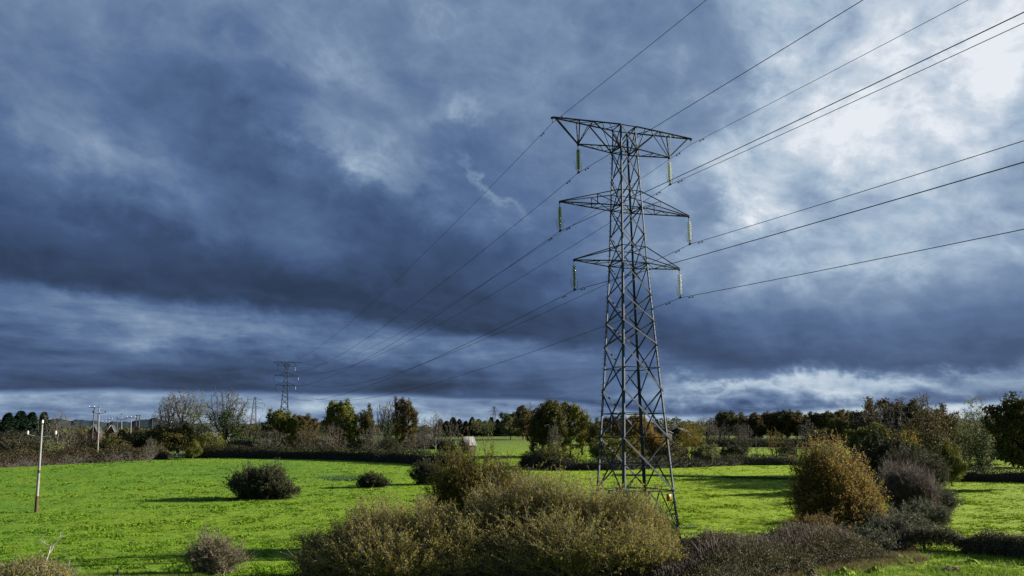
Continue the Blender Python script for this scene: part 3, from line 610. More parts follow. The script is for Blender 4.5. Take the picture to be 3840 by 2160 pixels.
# ------------------------------------------------------------------ hedges
def hedge(name, pts, h, w, mat, label, dens=260, size=.22, seed=1, twig='twig_brown', twigs=60, core=True, cat='hedge', var=.3, group=None):
    """pts: list of (px, Y)"""
    rn = np.random.RandomState(seed); W = np.array([gpos(px, Y)[:2] for px, Y in pts]); seg = np.linalg.norm(np.diff(W, axis=0), axis=1); cum = np.r_[0, np.cumsum(seg)]; L = cum[-1]
    o = empty(name, (float(W[0, 0]), float(W[0, 1]), float(terrain(W[0, 0], W[0, 1]))), 0, label=label, cat=cat, group=group); org = np.array(o.location)
    def at(s): return np.interp(s, cum, W[:, 0]), np.interp(s, cum, W[:, 1])
    def hh(s): return np.clip(np.minimum(s, L-s)/(w*.9)+.12, 0, 1)**.5*h*(1-var/2+var*noise2(s/5., s*0+seed, 77)+var*.6*(noise2(s/1.7, s*0, seed)-.5))
    if core:
        n = max(8, int(L/.8)); s = np.linspace(0, L, n); cx, cy = at(s); dx = np.gradient(cx); dy = np.gradient(cy); q = np.hypot(dx, dy); nx, ny = -dy/q, dx/q
        prof = [(-.36, 0), (-.34, .3), (-.24, .55), (-.1, .68), (.1, .68), (.24, .55), (.34, .3), (.36, 0)]; V = []
        for a, b in prof:
            k = w*a*(1+.25*(noise2(s/1.1, s*0+a*9, seed)-.5)); z = terrain(cx, cy)+hh(s)*b*(.92+.16*(noise2(s/.9, s*0+b*7, seed+3)-.5))
            V.append(np.stack([cx+nx*k, cy+ny*k, z-(.1 if b == 0 else 0)], -1))
        V = np.stack(V, 1).reshape(-1, 3)-org; m = len(prof); i = np.arange(n-1)[:, None]*m; j = np.arange(m-1)[None]
        f = np.stack([i+j, i+m+j, i+m+j+1, i+j+1], -1).reshape(-1, 4)
        link('branch_core', fast_mesh('branch_core', V, [f], rn.uniform(0, .6, len(f))), G['bark_dark'], o)
    n = int(L*dens); s = rn.uniform(0, L, n); cx, cy = at(s); e = .4; x2, y2 = at(np.minimum(s+e, L)); x1, y1 = at(np.maximum(s-e, 0)); q = np.hypot(x2-x1, y2-y1)+1e-9; nx, ny = -(y2-y1)/q, (x2-x1)/q
    an = rn.uniform(0, np.pi, n); rr = 1-.45*rn.uniform(size=n)**1.5+.08*rn.normal(size=n); lum = .85+.35*noise2(s/.8+np.cos(an), an*2, seed+9)
    k = np.cos(an)*w*.5*rr*lum; zz = hh(s)*np.sin(an)**.7*rr*(.9+.12*lum)
    P = np.stack([cx+nx*k, cy+ny*k, terrain(cx, cy)+zz], -1)-org
    lm = MB(); v, f, r_ = leaves(P, size, rn=rn); lm.add(v, f, r_); lm.build('foliage', G[mat], o)
    if twigs:
        n = int(L*twigs); s = rn.uniform(0, L, n); cx, cy = at(s); k = rn.uniform(-.35, .35, n)*w; b = rn.uniform(.55, .95, n)*hh(s)
        P = np.stack([cx, cy+k, terrain(cx, cy)+b*rn.uniform(.25, 1, n)], -1)-org; d = rn.normal(size=(n, 3))*.5; d[:, 2] += .8; d /= np.linalg.norm(d, axis=1)[:, None]
        Q = P+d*rn.uniform(.15, .42, (n, 1))*h; tm = MB(); rt = .012+size*.03; v, f = prisms(P, Q, rt, rt*.5); tm.add(v, f, rn.uniform(0, 1, len(f))); tm.build('twigs', G[twig], o)
    return o
hedge('hedge', [(-420, 128), (0, 148), (300, 162), (520, 172), (628, 180)], 3.1, 3.4, 'hedge_brown', 'thick brown hedge along the left edge of the pasture', 420, .28, 101, twigs=16, var=.5)
hedge('hedge', [(-300, 176), (250, 186), (480, 200), (560, 206)], 3.6, 3.5, 'hedge_dark', 'dark hedge behind the brown one on the left', 210, .3, 102, twigs=16)
hedge('hedge', [(700, 184), (900, 184), (1150, 178), (1350, 170), (1480, 163), (1600, 156), (1740, 150)], 2.7, 3.2, 'hedge_dark', 'long dark hedge across the middle behind the pasture bushes', 320, .26, 103, twigs=22)
hedge('hedge', [(560, 214), (800, 222), (1300, 232), (1560, 236), (1700, 236)], 4.2, 4, 'hedge_dark', 'dark overgrown hedge under the tall trees on the left', 150, .36, 104, twigs=14)
hedge('hedge', [(1960, 150), (2100, 141), (2300, 141), (2480, 146), (2620, 150), (2790, 156), (3000, 158)], 2.0, 3.2, 'bramble', 'rough bramble hedge along the pasture behind the big pylon', 330, .24, 105, twigs=30)
hedge('hedge', [(1540, 404), (1800, 404), (2240, 400), (2420, 396)], 1.6, 2, 'hedge_dark', 'straight clipped dark hedge at the top of the pale green field', 110, .3, 106, twigs=0, var=.1)
hedge('hedge', [(2560, 255), (2800, 250), (3060, 246)], 2.2, 2.6, 'hedge_brown', 'brown hedge across the fields in front of the far right wood', 150, .32, 107, twigs=0)
hedge('hedge', [(2560, 300), (2900, 296), (3150, 290)], 2.0, 2.6, 'hedge_dark', 'dark hedge at the foot of the far right wood', 110, .32, 108, twigs=0)
hedge('hedge', [(3560, 118), (3700, 116), (3900, 114), (4300, 110)], 2.0, 2.6, 'hedge_dark', 'dark shaded hedge at the back of the right field', 300, .2, 109, twigs=20)
hedge('hedge', [(3350, 57.5), (3420, 57), (3560, 56), (3640, 55.5)], 1.6, 1.5, 'scrub', 'thin gappy hedge with posts across the right field', 900, .11, 110, twigs=420, core=False, var=.4, twig='twig_brown')
hedge('hedge', [(3610, 55.6), (3760, 54.2), (3850, 53.2), (4100, 51)], 1.45, 2.0, 'scrub', 'low dark purplish hedge at the lower right edge', 2200, .11, 111, twigs=260, var=.3, twig='twig_purple')
hedge('hedge', [(2440, 43.5), (2600, 45), (2760, 47.3), (2900, 49.5), (3050, 52), (3220, 54.5)], 1.85, 5.2, 'scrub', 'dark twiggy hedge along the bottom right of the pasture', 3600, .11, 112, twigs=1500, var=.5, twig='twig_purple')
hedge('hedge', [(-120, 42), (0, 42.5), (120, 43), (260, 44.2)], 1.5, 2.4, 'willow', 'low bramble scrub with pale leaves at the bottom left corner', 700, .10, 113, twigs=260, core=False, var=.7, twig='twig_tan', cat='scrub')
# distant woodland that fills the gaps near the horizon: reads as one mass
def woodland():
    rn = np.random.RandomState(5); mb = MB(); n = 95000
    px = rn.uniform(-700, 4600, n); Y = rn.uniform(430, 560, n)
    top = 1.0-.28*noise2(px/60, px*0, 4)-.2*noise2(px/21, px*0, 8)
    hgt = np.interp(px, [-700, 0, 250, 500, 900, 1100, 1350, 1700, 2000, 2500, 2700, 3300, 4600], [10, 9.5, 7, 5, 8, 11, 9, 7, 8, 11, 13, 14, 16])
    z = rn.uniform(0, 1, n)**.8; X = (px-1920)/F*Y*CP
    P = np.stack([X, Y, terrain(X, Y)+z*hgt*top+.2], -1); v, f, r = leaves(P, 1.15, rn=rn); mb.add(v, f, r)
    mb.build('woodland', G['oak_dark'], label='far dark woodland massed along the horizon', cat='woodland', kind='stuff')
woodland()
# ------------------------------------------------------------------ pylons
TH = R(-20.38); AX = np.array([math.cos(TH), -math.sin(TH), 0.]); UX = np.array([math.sin(TH), math.cos(TH), 0.])
C1 = np.array([9.43, 60.0, HC]); C2 = np.array([-114.5, 385., HC+11.2])
ZW = [(25.32, .72), (23.32, .80), (19.65, .88), (18.25, .90), (14.93, 1.08), (13.57, 1.16), (5.15, 1.61), (1.63, 1.81), (-.19, 1.94), (-2.21, 2.05), (-4.13, 2.16), (-8.1, 2.42)]
def wd(z): return float(np.interp(z, [a for a, b in ZW][::-1], [b for a, b in ZW][::-1])) if z > -8.1 else 2.42+(-8.1-z)*.066
SG = [(-1, -1), (1, -1), (1, 1), (-1, 1)]      # F, R, K, L corners in (arm, line) axes
def cor(i, z): a, u = SG[i % 4]; w = wd(z); return AX*a*w+UX*u*w+np.array([0, 0, z])
def pt(a, u, z): return AX*a+UX*u+np.array([0, 0, z])
NODES = [25.32, 23.32, 20.9, 18.25, 16.0, 13.57, 11.0, 8.85, 7.0, 3.45, -.19]
ARMS = [('top', 4.30, 23.32, 23.32, 25.32), ('mid', 6.0, 18.25, 18.25, 19.65), ('low', 4.83, 13.57, 13.57, 14.93)]
def insulator(root, a, zt, mat, detail=True):
    o = empty('insulator_string'); o.parent = root; o.location = pt(a, 0, zt)
    mb = MB(); mb.tube([(0, 0, 0), (0, 0, -.32)], .03, 6); mb.tube([(0, 0, -.32), (0, 0, -2.3)], .025, 6)
    mb.box((0, 0, -2.33), (.10, .34, .11), TH*-1); mb.box((0, 0, -2.2), (.09, .05, .16))
    mb.build('clamp_fitting', G['steel_dark'], o)
    n = 12
    for k in range(n):
        z = -.40-k*.143
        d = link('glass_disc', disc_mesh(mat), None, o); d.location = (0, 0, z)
    hb = MB()
    for s in (-1, 1):
        q = [(0, 0, -2.2), tuple(AX*s*.10-[0, 0, 2.22]), tuple(AX*s*.24-[0, 0, 2.12]), tuple(AX*s*.30-[0, 0, 1.7]), tuple(AX*s*.33-[0, 0, 1.4])]
        hb.tube(q, .014, 4)
    hb.build('arcing_horn', G['steel_dark'], o)
    return o
_d = {}
def disc_mesh(mat):
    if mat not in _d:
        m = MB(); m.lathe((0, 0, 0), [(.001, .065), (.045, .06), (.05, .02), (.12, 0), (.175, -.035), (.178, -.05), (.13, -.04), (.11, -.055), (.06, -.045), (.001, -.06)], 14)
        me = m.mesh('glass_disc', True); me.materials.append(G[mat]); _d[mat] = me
    return _d[mat]
def pylon(loc, foot, label, horn=True, lod=1.0, group=None):
    root = empty('lattice_pylon', loc, 0, label=label, cat='pylon', group=group)
    mat = G['steel']; k = lod
    for i in range(4):
        m = MB(); zz = [25.32, 13.57, 5.15, -.19, foot+.35]
        ws = [.13, .16, .19, .21]
        a, u = SG[i]; ref = -(AX*a+UX*u)
        for j in range(4): m.angle(cor(i, zz[j]), cor(i, zz[j+1]), ws[j]*k, ref, .02*k)
        if i in (1, 3) and lod <= 1:     # climbing bolts
            for z in np.arange(-4, 23, .42):
                p = cor(i, z); d = (AX*a*.2 if int(z*10) % 2 else AX*a*.2); m.bar(p, p+d, .022)
        m.box(cor(i, foot+.18), (.55, .55, .45)); 
        m.build('leg', mat, root)
    # body bracing
    m = MB()
    def br(p, q, w, ref): m.angle(p, q, w*k*1.5, ref, .012*k)
    for n in range(len(NODES)-1):
        z1, z0 = NODES[n], NODES[n+1]; w = .055 if z1 > 13 else (.065 if z1 > 5 else .075)
        for i in range(4):
            mid = (cor(i, 0)+cor(i+1, 0))/2; mid[2] = 0; mid /= np.linalg.norm(mid)
            br(cor(i, z1), cor(i+1, z0), w, mid+[0, 0, .3]); br(cor(i+1, z1)-mid*.03, cor(i, z0)-mid*.03, w, -mid+[0, 0, .3])
    for z, w in ((25.32, .06), (23.32, .07), (19.65, .05), (18.25, .06), (14.93, .05), (13.57, .06), (5.15, .05), (1.63, .06), (-.19, .075)):
        for i in range(4): br(cor(i, z), cor(i+1, z), w, (0, 0, 1))
    for z in (23.32, 18.25, 13.57):
        for i in (0, 1): br(cor(i, z), cor(i+2, z), .045, (0, 0, 1))
    z1, z0 = -.19, -4.13
    for i in range(4):
        mid = (cor(i, 0)+cor(i+1, 0))/2; mid[2] = 0; mid /= np.linalg.norm(mid)
        A, B = cor(i, z1), cor(i+1, z1); a, b = cor(i, z0), cor(i+1, z0)
        br(A, b, .07, mid+[0, 0, .3]); br(B-mid*.03, a-mid*.03, .07, -mid+[0, 0, .3])
        t = (z1+2.21)/(z1-z0); P1 = A+(b-A)*(1-t)*0+ (b-A)*t; P2 = B+(a-B)*t
        br(cor(i, -2.21), P1, .045, (0, 0, 1)); br(cor(i+1, -2.21), P2, .045, (0, 0, 1))
        br(a, b, .06, (0, 0, 1))
        mm = (a+b)/2
        f0, f1 = cor(i, foot+.5), cor(i+1, foot+.5)
        br(mm, f0, .065, mid+[0, 0, .3]); br(mm, f1, .065, mid+[0, 0, .3])
        for f_, c_ in ((f0, i), (f1, i+1)):
            h = mm*.5+f_*.5; zc = h[2]; br(h, cor(c_, zc), .04, (0, 0, 1)); br(h, cor(c_, (zc+z0)/2+.3), .04, (0, 0, 1))
        br((cor(i, z1)+cor(i+1, z1))/2, (cor(i, 1.63)+cor(i+1, 1.63))/2, .035, mid)
    for i in (0, 1): br((cor(i, z0)+cor(i+1, z0))/2, (cor(i+1, z0)+cor(i+2, z0))/2, .05, (0, 0, 1)); br((cor(i+2, z0)+cor(i+3, z0))/2, (cor(i+3, z0)+cor(i, z0))/2, .05, (0, 0, 1))
    m.build('body_bracing', mat, root)
    # cross arms
    dk = G['steel_dark']
    def ins(pa, z): return pt(pa, 0, z)
    for s in (-1, 1):
        m = MB()
        def br2(p, q, w): m.angle(p, q, w*k*1.4, (0.1, -.2, 1), .014*k)
        tipA, lowA = 6.61, 4.30; zt, zl = 25.32, 23.32
        def ch(a, u):      # point on upper chord at arm distance a
            f = (a-.72)/(tipA-.72); return pt(s*a, u*(.72*(1-f)+.05*f), zt)
        def lo(a, u):
            f = (a-.80)/(lowA-.80); return pt(s*a, u*(.80*(1-f)+.05*f), zl)
        for u in (-1, 1):
            br2(ch(.72, u), ch(tipA, u), .10); br2(lo(.8, u), lo(lowA, u), .085)
            br2(lo(lowA, u), ch(lowA, u), .06); br2(lo(lowA, u), ch(3.1, u), .05); br2(lo(.8, u), ch(3.1, u), .085); br2(lo(lowA, u), ch(6.3, u), .065)
            br2(ch(1.7, u), lo(.8, u), .04)
        z = [(.72, -1), (1.5, 1), (2.3, -1), (3.1, 1), (3.1, -1), (4.3, 1), (4.3, -1), (5.3, 1)]
        for (a0, u0), (a1, u1) in zip(z, z[1:]): br2(ch(a0, u0), ch(a1, u1), .04)
        z = [(.8, -1), (1.7, 1), (2.5, -1), (2.5, 1), (3.3, -1)]
        for (a0, u0), (a1, u1) in zip(z, z[1:]): br2(lo(a0, u0), lo(a1, u1), .035)
        m.box(pt(s*tipA, 0, zt), (.16, .16, .14)); m.box(pt(s*lowA, 0, zl), (.16, .14, .16))
        m.tube([pt(s*(tipA-.04), 0, zt-.05), pt(s*(tipA-.04), 0, zt-.42)], .02, 5)
        m.build('cross_arm', dk, root)
        for nm, A, zl, _, zu in ARMS[1:]:
            m = MB(); wl, wu = wd(zl), wd(zu)
            def lw(t, u): return pt(s*(wl+(A-wl)*t), u*(wl*(1-t)+.04*t), zl)
            def up_(t, u): return pt(s*(wu+(A-wu)*t), u*(wu*(1-t)+.04*t), zu+(zl+.06-zu)*t)
            for u in (-1, 1):
                br2(lw(0, u), lw(1, u), .085); br2(up_(0, u), up_(1, u), .065)
                if nm == 'mid': br2(lw(.4, u), up_(.4, u), .045); br2(lw(0, u), up_(.4, u), .045)
            z = [(0, -1), (.4, 1), (.4, -1), (.68, 1), (.82, -1)] if nm == 'mid' else [(0, -1), (.45, 1), (.45, -1), (.75, 1)]
            for (a0, u0), (a1, u1) in zip(z, z[1:]): br2(lw(a0, u0), lw(a1, u1), .04)
            m.box(pt(s*A, 0, zl), (.14, .14, .14)); m.build('cross_arm', dk, root)
    for s in (-1, 1):
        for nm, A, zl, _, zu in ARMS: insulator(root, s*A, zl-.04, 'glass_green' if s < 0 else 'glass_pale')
    return root
P1 = pylon(tuple(C1), -8.0, 'tall grey lattice pylon dominating the scene right of centre', lod=1.0, group='pylons of the power line')
for o in list(P1.children):
    if o.name.startswith('cross_arm'): pass
P2 = pylon(tuple(C2), -19.0, 'second lattice pylon of the same line, far behind the yellow green tree', lod=1.35, group='pylons of the power line')
# far pylons of other lines
def far_pylon(px, top, Y, arms, label, wtop=.6):
    x = x_at(px, Y, HC); zg = float(terrain(x, Y)); H = z_at(Y, top)-zg; root = empty('lattice_pylon', (x, Y, zg), R(25), label=label, cat='pylon')
    W_ = lambda z: wtop+(H-z)/H*H*.07
    for i in range(4):
        a, u = SG[i]; m = MB(); m.bar((a*W_(0), u*W_(0), 0), (a*wtop, u*wtop, H), .22); m.build('leg', G['steel_dark'], root)
    m = MB(); zs = list(np.linspace(0, H, 10))
    for z0, z1 in zip(zs, zs[1:]):
        for i in range(4):
            a, u = SG[i]; b, v = SG[(i+1) % 4]; m.bar((a*W_(z0), u*W_(z0), z0), (b*W_(z1), v*W_(z1), z1), .12); m.bar((b*W_(z0), v*W_(z0), z0), (a*W_(z1), u*W_(z1), z1), .12)
    m.build('body_bracing', G['steel_dark'], root)
    for py, hw in arms:
        z = z_at(Y, py)-zg
        for s in (-1, 1):
            m = MB(); w = W_(z)
            for u in (-1, 1): m.bar((s*w, u*w, z), (s*hw, 0, z), .18); m.bar((s*w, u*w, z+1.6), (s*hw, 0, z), .14)
            m.tube([(s*hw, 0, z), (s*hw, 0, z-2.6)], .12, 5); m.build('cross_arm', G['steel_dark'], root)
far_pylon(947, 1488, 640, [(1500, 6.3), (1512, 8.0), (1530, 6.8)], 'pale far pylon left of the second pylon, above the grey thicket')
far_pylon(1853, 1524, 900, [(1530, 3.2), (1542, 6.5), (1556, 5.0)], 'smallest pylon on the horizon, between the conifer row and the brown tree')

# ------------------------------------------------------------------ overhead lines
DIR = (C2-C1); DIR[2] = 0; SP_ = np.linalg.norm(DIR); DIR /= SP_
names = {(-4.30, 20.94): 'top left', (4.30, 20.94): 'top right', (-6.0, 15.87): 'middle left', (6.0, 15.87): 'middle right', (-4.83, 11.19): 'lowest left', (4.83, 11.19): 'lowest right'}
def wire_pts(a, z, s):
    """s>0 runs to the second pylon, s<0 to the side of the camera"""
    base = C1+AX*a+np.array([0, 0, z]); end = C2+AX*a+np.array([0, 0, z]); s = np.asarray(s, float)
    t = s/SP_; far = base[None]+(end-base)[None]*t[:, None]; far[:, 2] -= 4*6.7*t*(1-t)
    q = -s; near = base[None]-DIR[None]*q[:, None]; near[:, 2] = base[2]-.062*q+2.3e-4*q*q
    return np.where(s[:, None] >= 0, far, near)
S = np.r_[-np.linspace(190, 1, 64), 0, np.linspace(2, SP_, 90)]
def damper(parent, p, d):
    m = MB(); p = np.array(p); d = d/np.linalg.norm(d); dn = np.array([0, 0, -.12])
    m.tube([p, p+dn], .02, 5); m.tube([p+dn-d*.24, p+dn+d*.24], .012, 5)
    for s in (-1, 1): m.tube([p+dn+d*s*.13, p+dn+d*s*.2, p+dn+d*s*.3], [.03, .055, .05], 7)
    m.build('vibration_damper', G['steel_dark'], parent)
for (a, z), nm in names.items():
    P = wire_pts(a, z, S); m = MB(); r = .021+np.clip(S, 0, 300)/300*.024; m.tube(P, r, 6)
    o = m.build('power_line', G['wire'], label=f'{nm} conductor cable clamped below the {nm.split()[0]} cross arm on the {nm.split()[1]}', cat='cable', group='conductor cables of the power line')
    for s in (-1.5, 1.9): q = wire_pts(a, z, np.array([s, s+.1])); damper(o, q[0], q[1]-q[0])
for a in (-6.57, 6.57):
    z = 24.88; P = wire_pts(a, z, S); m = MB(); m.tube(P, .018+np.clip(S, 0, 300)/300*.014, 5)
    o = m.build('earth_wire', G['wire'], label=f'thin earth wire running over the {"left" if a < 0 else "right"} tip of the pylon top arm', cat='cable', group='earth wires of the power line')
    for s in (-1.6, 2.0): q = wire_pts(a, z, np.array([s, s+.1])); damper(o, q[0], q[1]-q[0])

# fittings on the big pylon
ws = empty('warning_sign', tuple(C1+(cor(1, -4.13)*.88+cor(2, -4.13)*.0+cor(0, -4.13)*.12)), 0, label='orange danger sign with a black triangle hanging inside the right leg of the pylon', cat='sign')
ws.location = tuple(C1+cor(1, -4.13)+(cor(0, -4.13)-cor(1, -4.13))*.12)
ws.rotation_euler = (0, 0, -TH)
m = MB(); m.box((0, -.03, -.44), (.40, .012, .52)); m.build('plate', G['signyellow'], ws)
m = MB(); m.bar((-.13, -.03, 0), (-.13, -.03, -.18), .015); m.bar((.13, -.03, 0), (.13, -.03, -.18), .015); m.build('hook', G['steel_dark'], ws)
m = MB()
for p, q in (((-.11, -.30-.18), (.11, -.48)), ((-.11, -.48), (0, -.26)), ((.11, -.48), (0, -.26))): m.bar((p[0], -.042, p[1]), (q[0], -.042, q[1]), .02, .01)
m.bar((0.02, -.042, -.33), (-.02, -.042, -.39), .015, .01); m.bar((-.02, -.042, -.39), (.02, -.042, -.385), .015, .01); m.bar((.02, -.042, -.385), (-.01, -.042, -.46), .015, .01)
m.build('danger_symbol', G['black'], ws)
rl = cor(1, -5.9)
m = MB(); m.box(rl+np.array([-.02, -.02, .02])+UX*-.03, (.16, .02, .2), -TH); pl = m.build('number_plate', G['white'], P1)
m = MB(); m.box(rl+UX*-.03+np.array([0, 0, -.3]), (.14, .02, .22), -TH); m.build('phase_plate', G['green_plate'], P1)
g = MB(); b = cor(1, -6.75)
g.bar(b-AX*.9, b+AX*.35, .07); g.bar(b+UX*-.2, b+AX*.6+UX*-.45+[0, 0, .02], .05); g.bar(b, b+AX*1.1+UX*-.1+[0, 0, -.02], .06)
g.box(b+AX*.95+UX*-.2, (.75, .4, .06), -TH-.1); g.build('climbing_guard', G['galv'], P1)

# ------------------------------------------------------------------ timber poles and local lines
def ins_pin(m, p, r=.09, h=.24): m.lathe(p, [(.02, 0), (r, .02), (r*.6, h*.35), (r, h*.5), (r*.55, h*.75), (r*.8, h*.85), (.01, h)], 8)
def pole(px, base_px, Y, top, style, label, dark=False, sc=1.0, rz=.5):
    x, y, z = gpos(base_px, Y); zt = z_at(Y, top); xt = x_at(px, Y, zt); h = zt-z
    o = empty('timber_pole', (x, y, z), 0, label=label, cat='pole', group=None); mp = G['poledark' if dark else 'concrete']
    tip = np.array([xt-x, 0, h]); m = MB(); m.tube([np.zeros(3)-[0, 0, .3], tip*.5, tip], np.array([.15, .12, .09])*sc, 10); m.add([tip+[0, 0, .001]]*4, [[0, 1, 2, 3]]); m.build('shaft', mp, o)
    c, s = math.cos(rz), math.sin(rz); ar = np.array([c, s, 0])
    if style == 'tri':      # pin on top, sagging V arm with two insulators lower down
        m = MB(); cz = tip*(1-1.25/h); a1 = cz+ar*1.25+[0, 0, .25]; a0 = cz-ar*1.25+[0, 0, .25]
        m.tube([a0, cz-ar*.2, cz+ar*.2, a1], .05*sc, 6); m.build('cross_arm', G['steel_dark' if Y > 120 else 'galv'], o)
        for p in (tip+[0, 0, .1], a0, a1):
            q = MB(); ins_pin(q, p+[0, 0, .02], .13*sc, .36*sc); q.build('insulator', G['porcelain'] if not dark and Y < 120 else G['black'], o)
    elif style == 't':
        m = MB(); m.bar(tip-ar*1.4-[0, 0, .1], tip+ar*1.4-[0, 0, .1], .14*sc, .12*sc); m.build('cross_arm', G['poledark'], o)
        for k in (-1.3, 0, 1.3): q = MB(); ins_pin(q, tip+ar*k, .1*sc, .32*sc); q.build('insulator', G['porcelain'], o)
    return o, np.array([x, y, z]), tip
p1, b1, t1 = pole(158, 135, 79, 1592, 'tri', 'leaning pale timber pole with a rust coloured base, standing in the left of the pasture', rz=.35)
m = MB(); m.tube([np.array([0, 0, -.1]), t1*.18], np.array([.165, .158]), 10); m.build('rust_sheath', G['rust'], p1)
m = MB(); m.tube([t1*.44, t1*.475], np.array([.135, .135]), 10); m.build('tag_band', G['rust'], p1)
# three wires from that pole towards the left
c_, s_ = math.cos(.35), math.sin(.35); cz = t1*(1-1.25/t1[2])
for st, lab in ((t1+[0, 0, .45], 'thin wire from the top insulator of the leaning pole to the left edge'), (cz+np.array([c_, s_, 0])*1.25+[0, 0, .55], 'thin wire from the right insulator of the leaning pole'), (cz-np.array([c_, s_, 0])*1.25+[0, 0, .55], 'thin wire from the left insulator of the leaning pole')):
    s0 = b1+st; d = np.array([-.93, -.36, 0]); q = np.linspace(0, 60, 30); P = s0[None]+d[None]*q[:, None]; P[:, 2] += -.055*q+.0009*q*q
    m = MB(); m.tube(P, .014, 5); m.build('service_wire', G['wire'], label=lab, cat='cable', group='wires of the leaning pole')
    s0 = b1+st
pole(372, 365, 168, 1530, 'tri', 'white pole with dark V shaped arm standing in the left hedge', rz=.2, sc=1.1)
pole(354, 342, 205, 1527, 't', 'dark T shaped pole left of the white pole', True, 1.2, rz=.15)
pole(456, 455, 215, 1557, 'tri', 'smaller white pole with curved arm, right of the tall white one', rz=.1, sc=1.2)
pole(492, 488, 240, 1565, 't', 'pale T shaped pole beside the dark double pole', rz=.1, sc=1.3)
pole(366, 368, 300, 1552, 'plain', 'thin dark pole right behind the tall white one', True, 1.3)
pole(397, 396, 320, 1581, 't', 'short distant T pole near the brick gable', True, 1.3, rz=.1)
pole(409, 407, 330, 1571, 't', 'distant pole with a small bird like top above the brick gable', True, 1.3, rz=.1)
pole(440, 438, 330, 1563, 'plain', 'thin distant dark pole left of the smaller white pole', True, 1.3)
pole(572, 571, 480, 1567, 't', 'tiny distant T pole on the hill left of the ash trees', True, 1.6, rz=.1)
# H pole
x, y, z = gpos(508, 260); hp = empty('double_pole', (x, y, z), 0, label='dark double pole with a platform between its two shafts', cat='pole'); zt = z_at(260, 1556)-z
for k in (-.55, .55): m = MB(); m.tube([(k*1.0, 0, -.2), (k, 0, zt)], [.2, .16], 8); m.build('shaft', G['poledark'], hp)
m = MB(); m.bar((-.9, 0, zt-.1), (.9, 0, zt-.1), .16); m.bar((-.6, 0, zt-1.4), (.6, 0, zt-1.4), .12); m.build('cross_bar', G['poledark'], hp)
m = MB(); m.box((0, 0, zt*.58), (1.0, .7, .7)); m.box((0, 0, zt*.58-.42), (1.5, .9, .08)); m.build('transformer', G['steel_dark'], hp)

# ------------------------------------------------------------------ buildings
def gable(name, px, Y, top, wpx_, depth, hwall, walls, roof, label, rz=0, chimney=False, fascia=True, opening=True):
    x, y, z = gpos(px, Y); w = wpx(wpx_, Y); H = z_at(Y, top)-z; hw = H*hwall; o = empty(name, (x, y, z), rz, label=label, cat='house' if name == 'house' else 'barn')
    m = MB(); v = [(-w/2, 0, -.3), (w/2, 0, -.3), (w/2, 0, hw), (0, 0, H-.08), (-w/2, 0, hw)]; v2 = [(a, depth, c) for a, b, c in v]
    m.add(v+v2, [[0, 1, 2, 4], [5, 9, 7, 6], [0, 5, 6, 1], [1, 6, 7, 2], [4, 9, 5, 0]]); m.add([v[4], v[2], v[3], v2[4], v2[2], v2[3]], [[0, 1, 2], [3, 5, 4]]); m.build('wall', G[walls], o)
    e = .35; sl = (H-hw)/(w/2)
    m = MB()
    for s in (-1, 1):
        a = [(0, -e, H), (s*(w/2+e), -e, hw-sl*e), (s*(w/2+e), depth+e, hw-sl*e), (0, depth+e, H)]; b = [(p[0], p[1], p[2]+.14) for p in a]
        m.add(a+b, [[0, 1, 2, 3], [7, 6, 5, 4], [0, 4, 5, 1], [1, 5, 6, 2], [2, 6, 7, 3]])
    r = m.build('roof', G[roof], o)
    if fascia:
        m = MB()
        for s in (-1, 1): m.bar((0, -e-.03, H+.05), (s*(w/2+e), -e-.03, hw-sl*e+.05), .06, .22)
        m.build('fascia', G['white'], o)
    if chimney: m = MB(); m.box((0, depth*.5, H+.6), (.9, .7, 1.6)); m.box((0, depth*.5, H+1.5), (.6, .5, .3)); m.build('chimney', G['brick'], r)
    if opening:
        m = MB(); m.box((0, -.03, hw*.45), (w*.22, .05, hw*.5)); wn = m.build('window', G['white'], o); m = MB(); m.box((0, -.07, hw*.45), (w*.18, .03, hw*.42)); m.build('pane', G['black'], wn)
    return o
gable('house', 345, 300, 1592, 34, 5, .55, 'brick', 'slate', 'red brick house gable half hidden behind the dark T shaped pole', R(8), False)
gable('house', 411, 320, 1594, 26, 9, .6, 'brick', 'slate', 'small red brick gable with white roof edges right of the white pole', R(20), False)
gable('farm_shed', 1736, 205, 1639, 24, 4, .62, 'stone', 'tin', 'stone shed with a pale grey roof at the edge of the pale green field', R(-38), False, False)
gable('farm_shed', 1588, 330, 1597, 70, 16, .42, 'render', 'slate', 'low building with a hipped looking slate roof behind small leafless trees', R(8), False, False)
gable('farm_shed', 752, 290, 1590, 90, 18, .6, 'render', 'slate', 'long pale building showing between the tall trees on the left', R(0), False, False)
gable('farm_shed', 2480, 300, 1602, 90, 26, .62, 'stone', 'tin', 'farm shed with a pale metal roof seen through the right side of the pylon', R(14), False, False)
gable('farm_shed', 2540, 330, 1606, 70, 20, .65, 'stone', 'tin', 'second farm shed with a pale roof right of the pylon', R(-20), False, False)

